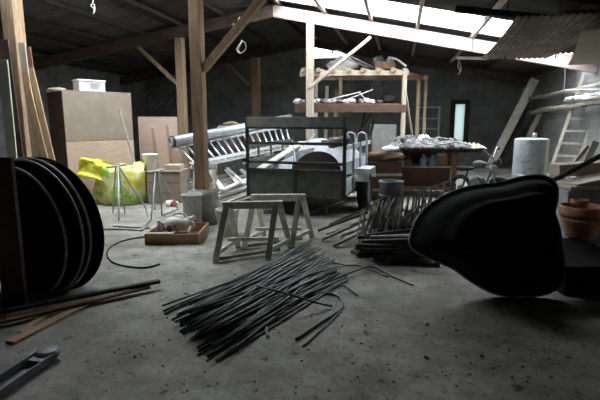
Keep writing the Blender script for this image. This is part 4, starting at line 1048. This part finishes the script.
# strings
def string(pts, d, label, r=.008):
    return tag(MB().tube(spline([P(x, y, d) for x, y in pts], 5), r, 6).build('hanging_string', 'string_white'), label, 'string', 'white strings hanging from the roof timbers')
string([(239.5, 17), (238, 22), (237, 26), (235, 25), (233, 24), (236, 29), (237.5, 32), (238.5, 26), (240, 17)], 7.9, 'white string tied in a V above the knotted loop by the thick brace')
string([(241, 40), (245, 43), (246, 48), (243, 52), (239, 53), (237, 49), (240, 44), (242, 41), (240, 46), (238, 50), (241, 54)], 7.9, 'white string loop knotted beside the thick brace')
string([(92, -6), (93, 2), (91, 6), (94, 9), (93, 14), (95, 10), (94, 4)], 8.0, 'white tattered string hanging from the roof timber above the cupboard')
string([(459, 60), (458, 66), (460, 71), (458, 75), (461, 70), (460, 62)], 7.9, 'white string looped on the end of the hanging white batten')
string([(565, 68), (565, 80), (564, 91)], 9.0, 'white string hanging straight above the logs by the ladder')

# ------------------------------------------------------------------ right foreground: blocks, pots, planks, pipe
def block(c, sx, sy, sz, m, label, rz=0, name='concrete_block', holes=False):
    ax = (R * math.cos(rz) + H * math.sin(rz)); ay = Z.cross(ax)
    return tag(MB().frame_box(c + Z * sz / 2, ax, ay, Z, sx, sy, sz).build(name, m, bevel=.008), label, 'block', 'blocks by the terracotta pots')
q = G(604, 296); block(q + H * .52, .72, 1.04, .27, 'black_plastic', 'black low block carrying the large terracotta pot')  # pot block, enlarged and blackened to stand in for shaded floor beside it
pc = at(592, 5.02, .275)
t = thing('terracotta_pot', 'large terracotta pot with a wide rim on the dark low block', 'pot', pc)
MB().lathe(pc, [(0, 0), (.14, 0), (.155, .02), (.205, .25), (.225, .25), (.235, .27), (.235, .34), (.225, .355), (.205, .35), (.195, .28), (.14, .06), (0, .05)], 40).build('body', 'terracotta', t)
MB().lathe(pc, [(.200, .19), (.208, .195), (.210, .215), (.204, .22)], 40).build('band', 'terracotta', t)
MB().lathe(pc, [(0, .27), (.197, .27)], 30).build('soil', 'soil', t)
pc2 = pc + Z * .272 - R * .04
t = thing('terracotta_pot', 'small terracotta pot standing inside the large pot', 'pot', pc2)
MB().lathe(pc2, [(0, 0), (.06, 0), (.078, .10), (.088, .10), (.090, .15), (.078, .152), (.07, .10), (.05, .02), (0, .02)], 28).build('body', 'terracotta', t)
q = at(596, 6.0, 0)
block(q, .75, .6, .42, 'concrete_block', 'lowest grey concrete block behind the terracotta pots', .05)
block(q + Z * .425, .70, .35, .24, 'concrete_block', 'upper grey concrete block stacked behind the terracotta pots', -.03)
fz_ = .67
slab(q + Z * (fz_ + .03) + H * .05, R * 1 + Z * .02, H, .65, .42, .045, 'cardboard', 'board', 'tan board lying on the upper concrete block', 'board')
slab(q + Z * (fz_ + .12) + H * .08 + R * .06, R + Z * .22, H, .60, .40, .03, 'beige_board', 'board', 'tilted pale board above the tan board by the dark pipe', 'board')
slab(q + Z * (fz_ + .22) + H * .45 + R * .12, R + Z * .06, H, .70, .30, .16, 'cardboard', 'carton', 'flattened tan carton behind the boards and the dark pipe', 'box')
slab(q + Z * .35 + H * .45 + R * .12, R, H, .62, .30, .70, 'concrete_block', 'concrete_block', 'tall grey block stack hidden behind the boards', 'block')
tag(MB().tube([P(540, 187, 5.6) + (P(540, 187, 5.6) - P(612, 150, 5.1)) * ((P(540, 187, 5.6).z - .035) / (P(612, 150, 5.1).z - P(540, 187, 5.6).z)), P(612, 150, 5.1)], .028, 12).build('pipe', 'stake_dark'), 'dark round pipe sloping up over the concrete blocks from behind the kidney shell', 'pipe')
tag(MB().tube([G(552, 212, .03), P(574, 188, 6.4)], .03, 10).build('pipe', 'galvanised'), 'short blue grey pipe leaning on the blocks behind the kidney shell', 'pipe')
plank('plank', at(575, 8.6, .02), P(596, 141, 8.2), .12, .03, 'weathered_wood', 'grey plank leaning in the corner between the tank and the boards', up=H)
plank('plank', P(556, 186, 7.4) , P(588, 146, 7.8), .06, .03, 'pale_wood', 'thin pale stick crossing the leaning grey plank beside the tank', up=H)
for k in range(11):
    g = G(546 + rnd.uniform(0, 18), 226 + k * 2.2 + rnd.uniform(-2, 2)); r_ = rnd.uniform(.035, .07)
    tag(MB().blob(g + Z * r_ * .7, (r_ * 1.1, r_, r_ * .8), 60 + k, .35, 1.8, 14, 9, floor_z=.001).build('stone', 'rubble'), 'small grey stone on the floor between the kidney shell and the pot block', 'stone', 'stones by the kidney shell')

# debris scattered on the floor
db = MB(); 
for k in range(230):
    px, py = rnd.uniform(100, 560), 260 + 140 * rnd.random() ** .8
    g = G(px, py); r_ = rnd.uniform(.0025, .0075) * (1.8 if rnd.random() < .08 else 1)
    ax = V((rnd.uniform(-1, 1), rnd.uniform(-1, 1), rnd.uniform(-.3, .3))).normalized(); ay = Z.cross(ax).normalized(); az = ax.cross(ay)
    db.frame_box(g + Z * r_ * .6, ax, ay, az, r_ * rnd.uniform(1, 3.0), r_ * 1.2, r_)
o = tag(db.build('floor_debris', 'debris', loc=(0, 0, 0)), 'scattered dark crumbs and chips on the concrete floor', 'debris', kind='stuff')

# ------------------------------------------------------------------ daylight and camera
w = bpy.data.worlds.new('sky'); sc.world = w; w.use_nodes = True
bg = w.node_tree.nodes['Background']; bg.inputs[0].default_value = (1.0, .985, .95, 1); bg.inputs[1].default_value = 10.0
cam = bpy.data.cameras.new('camera'); co = bpy.data.objects.new('camera', cam); C.objects.link(co)
cam.sensor_width = 36; cam.lens = 36 * FPX / 600; cam.clip_start = .05
M = Matrix((R, UP, -FW)).transposed().to_4x4(); M.translation = CAM; co.matrix_world = M
sc.camera = co
vs_ = sc.view_settings; vs_.view_transform = 'Standard'; vs_.look = 'None'; vs_.gamma = 1; vs_.use_curve_mapping = False
vs_.exposure = 0.66
sc.cycles.use_denoising = True
sc.cycles.max_bounces = 10; sc.cycles.diffuse_bounces = 6; sc.cycles.transparent_max_bounces = 12
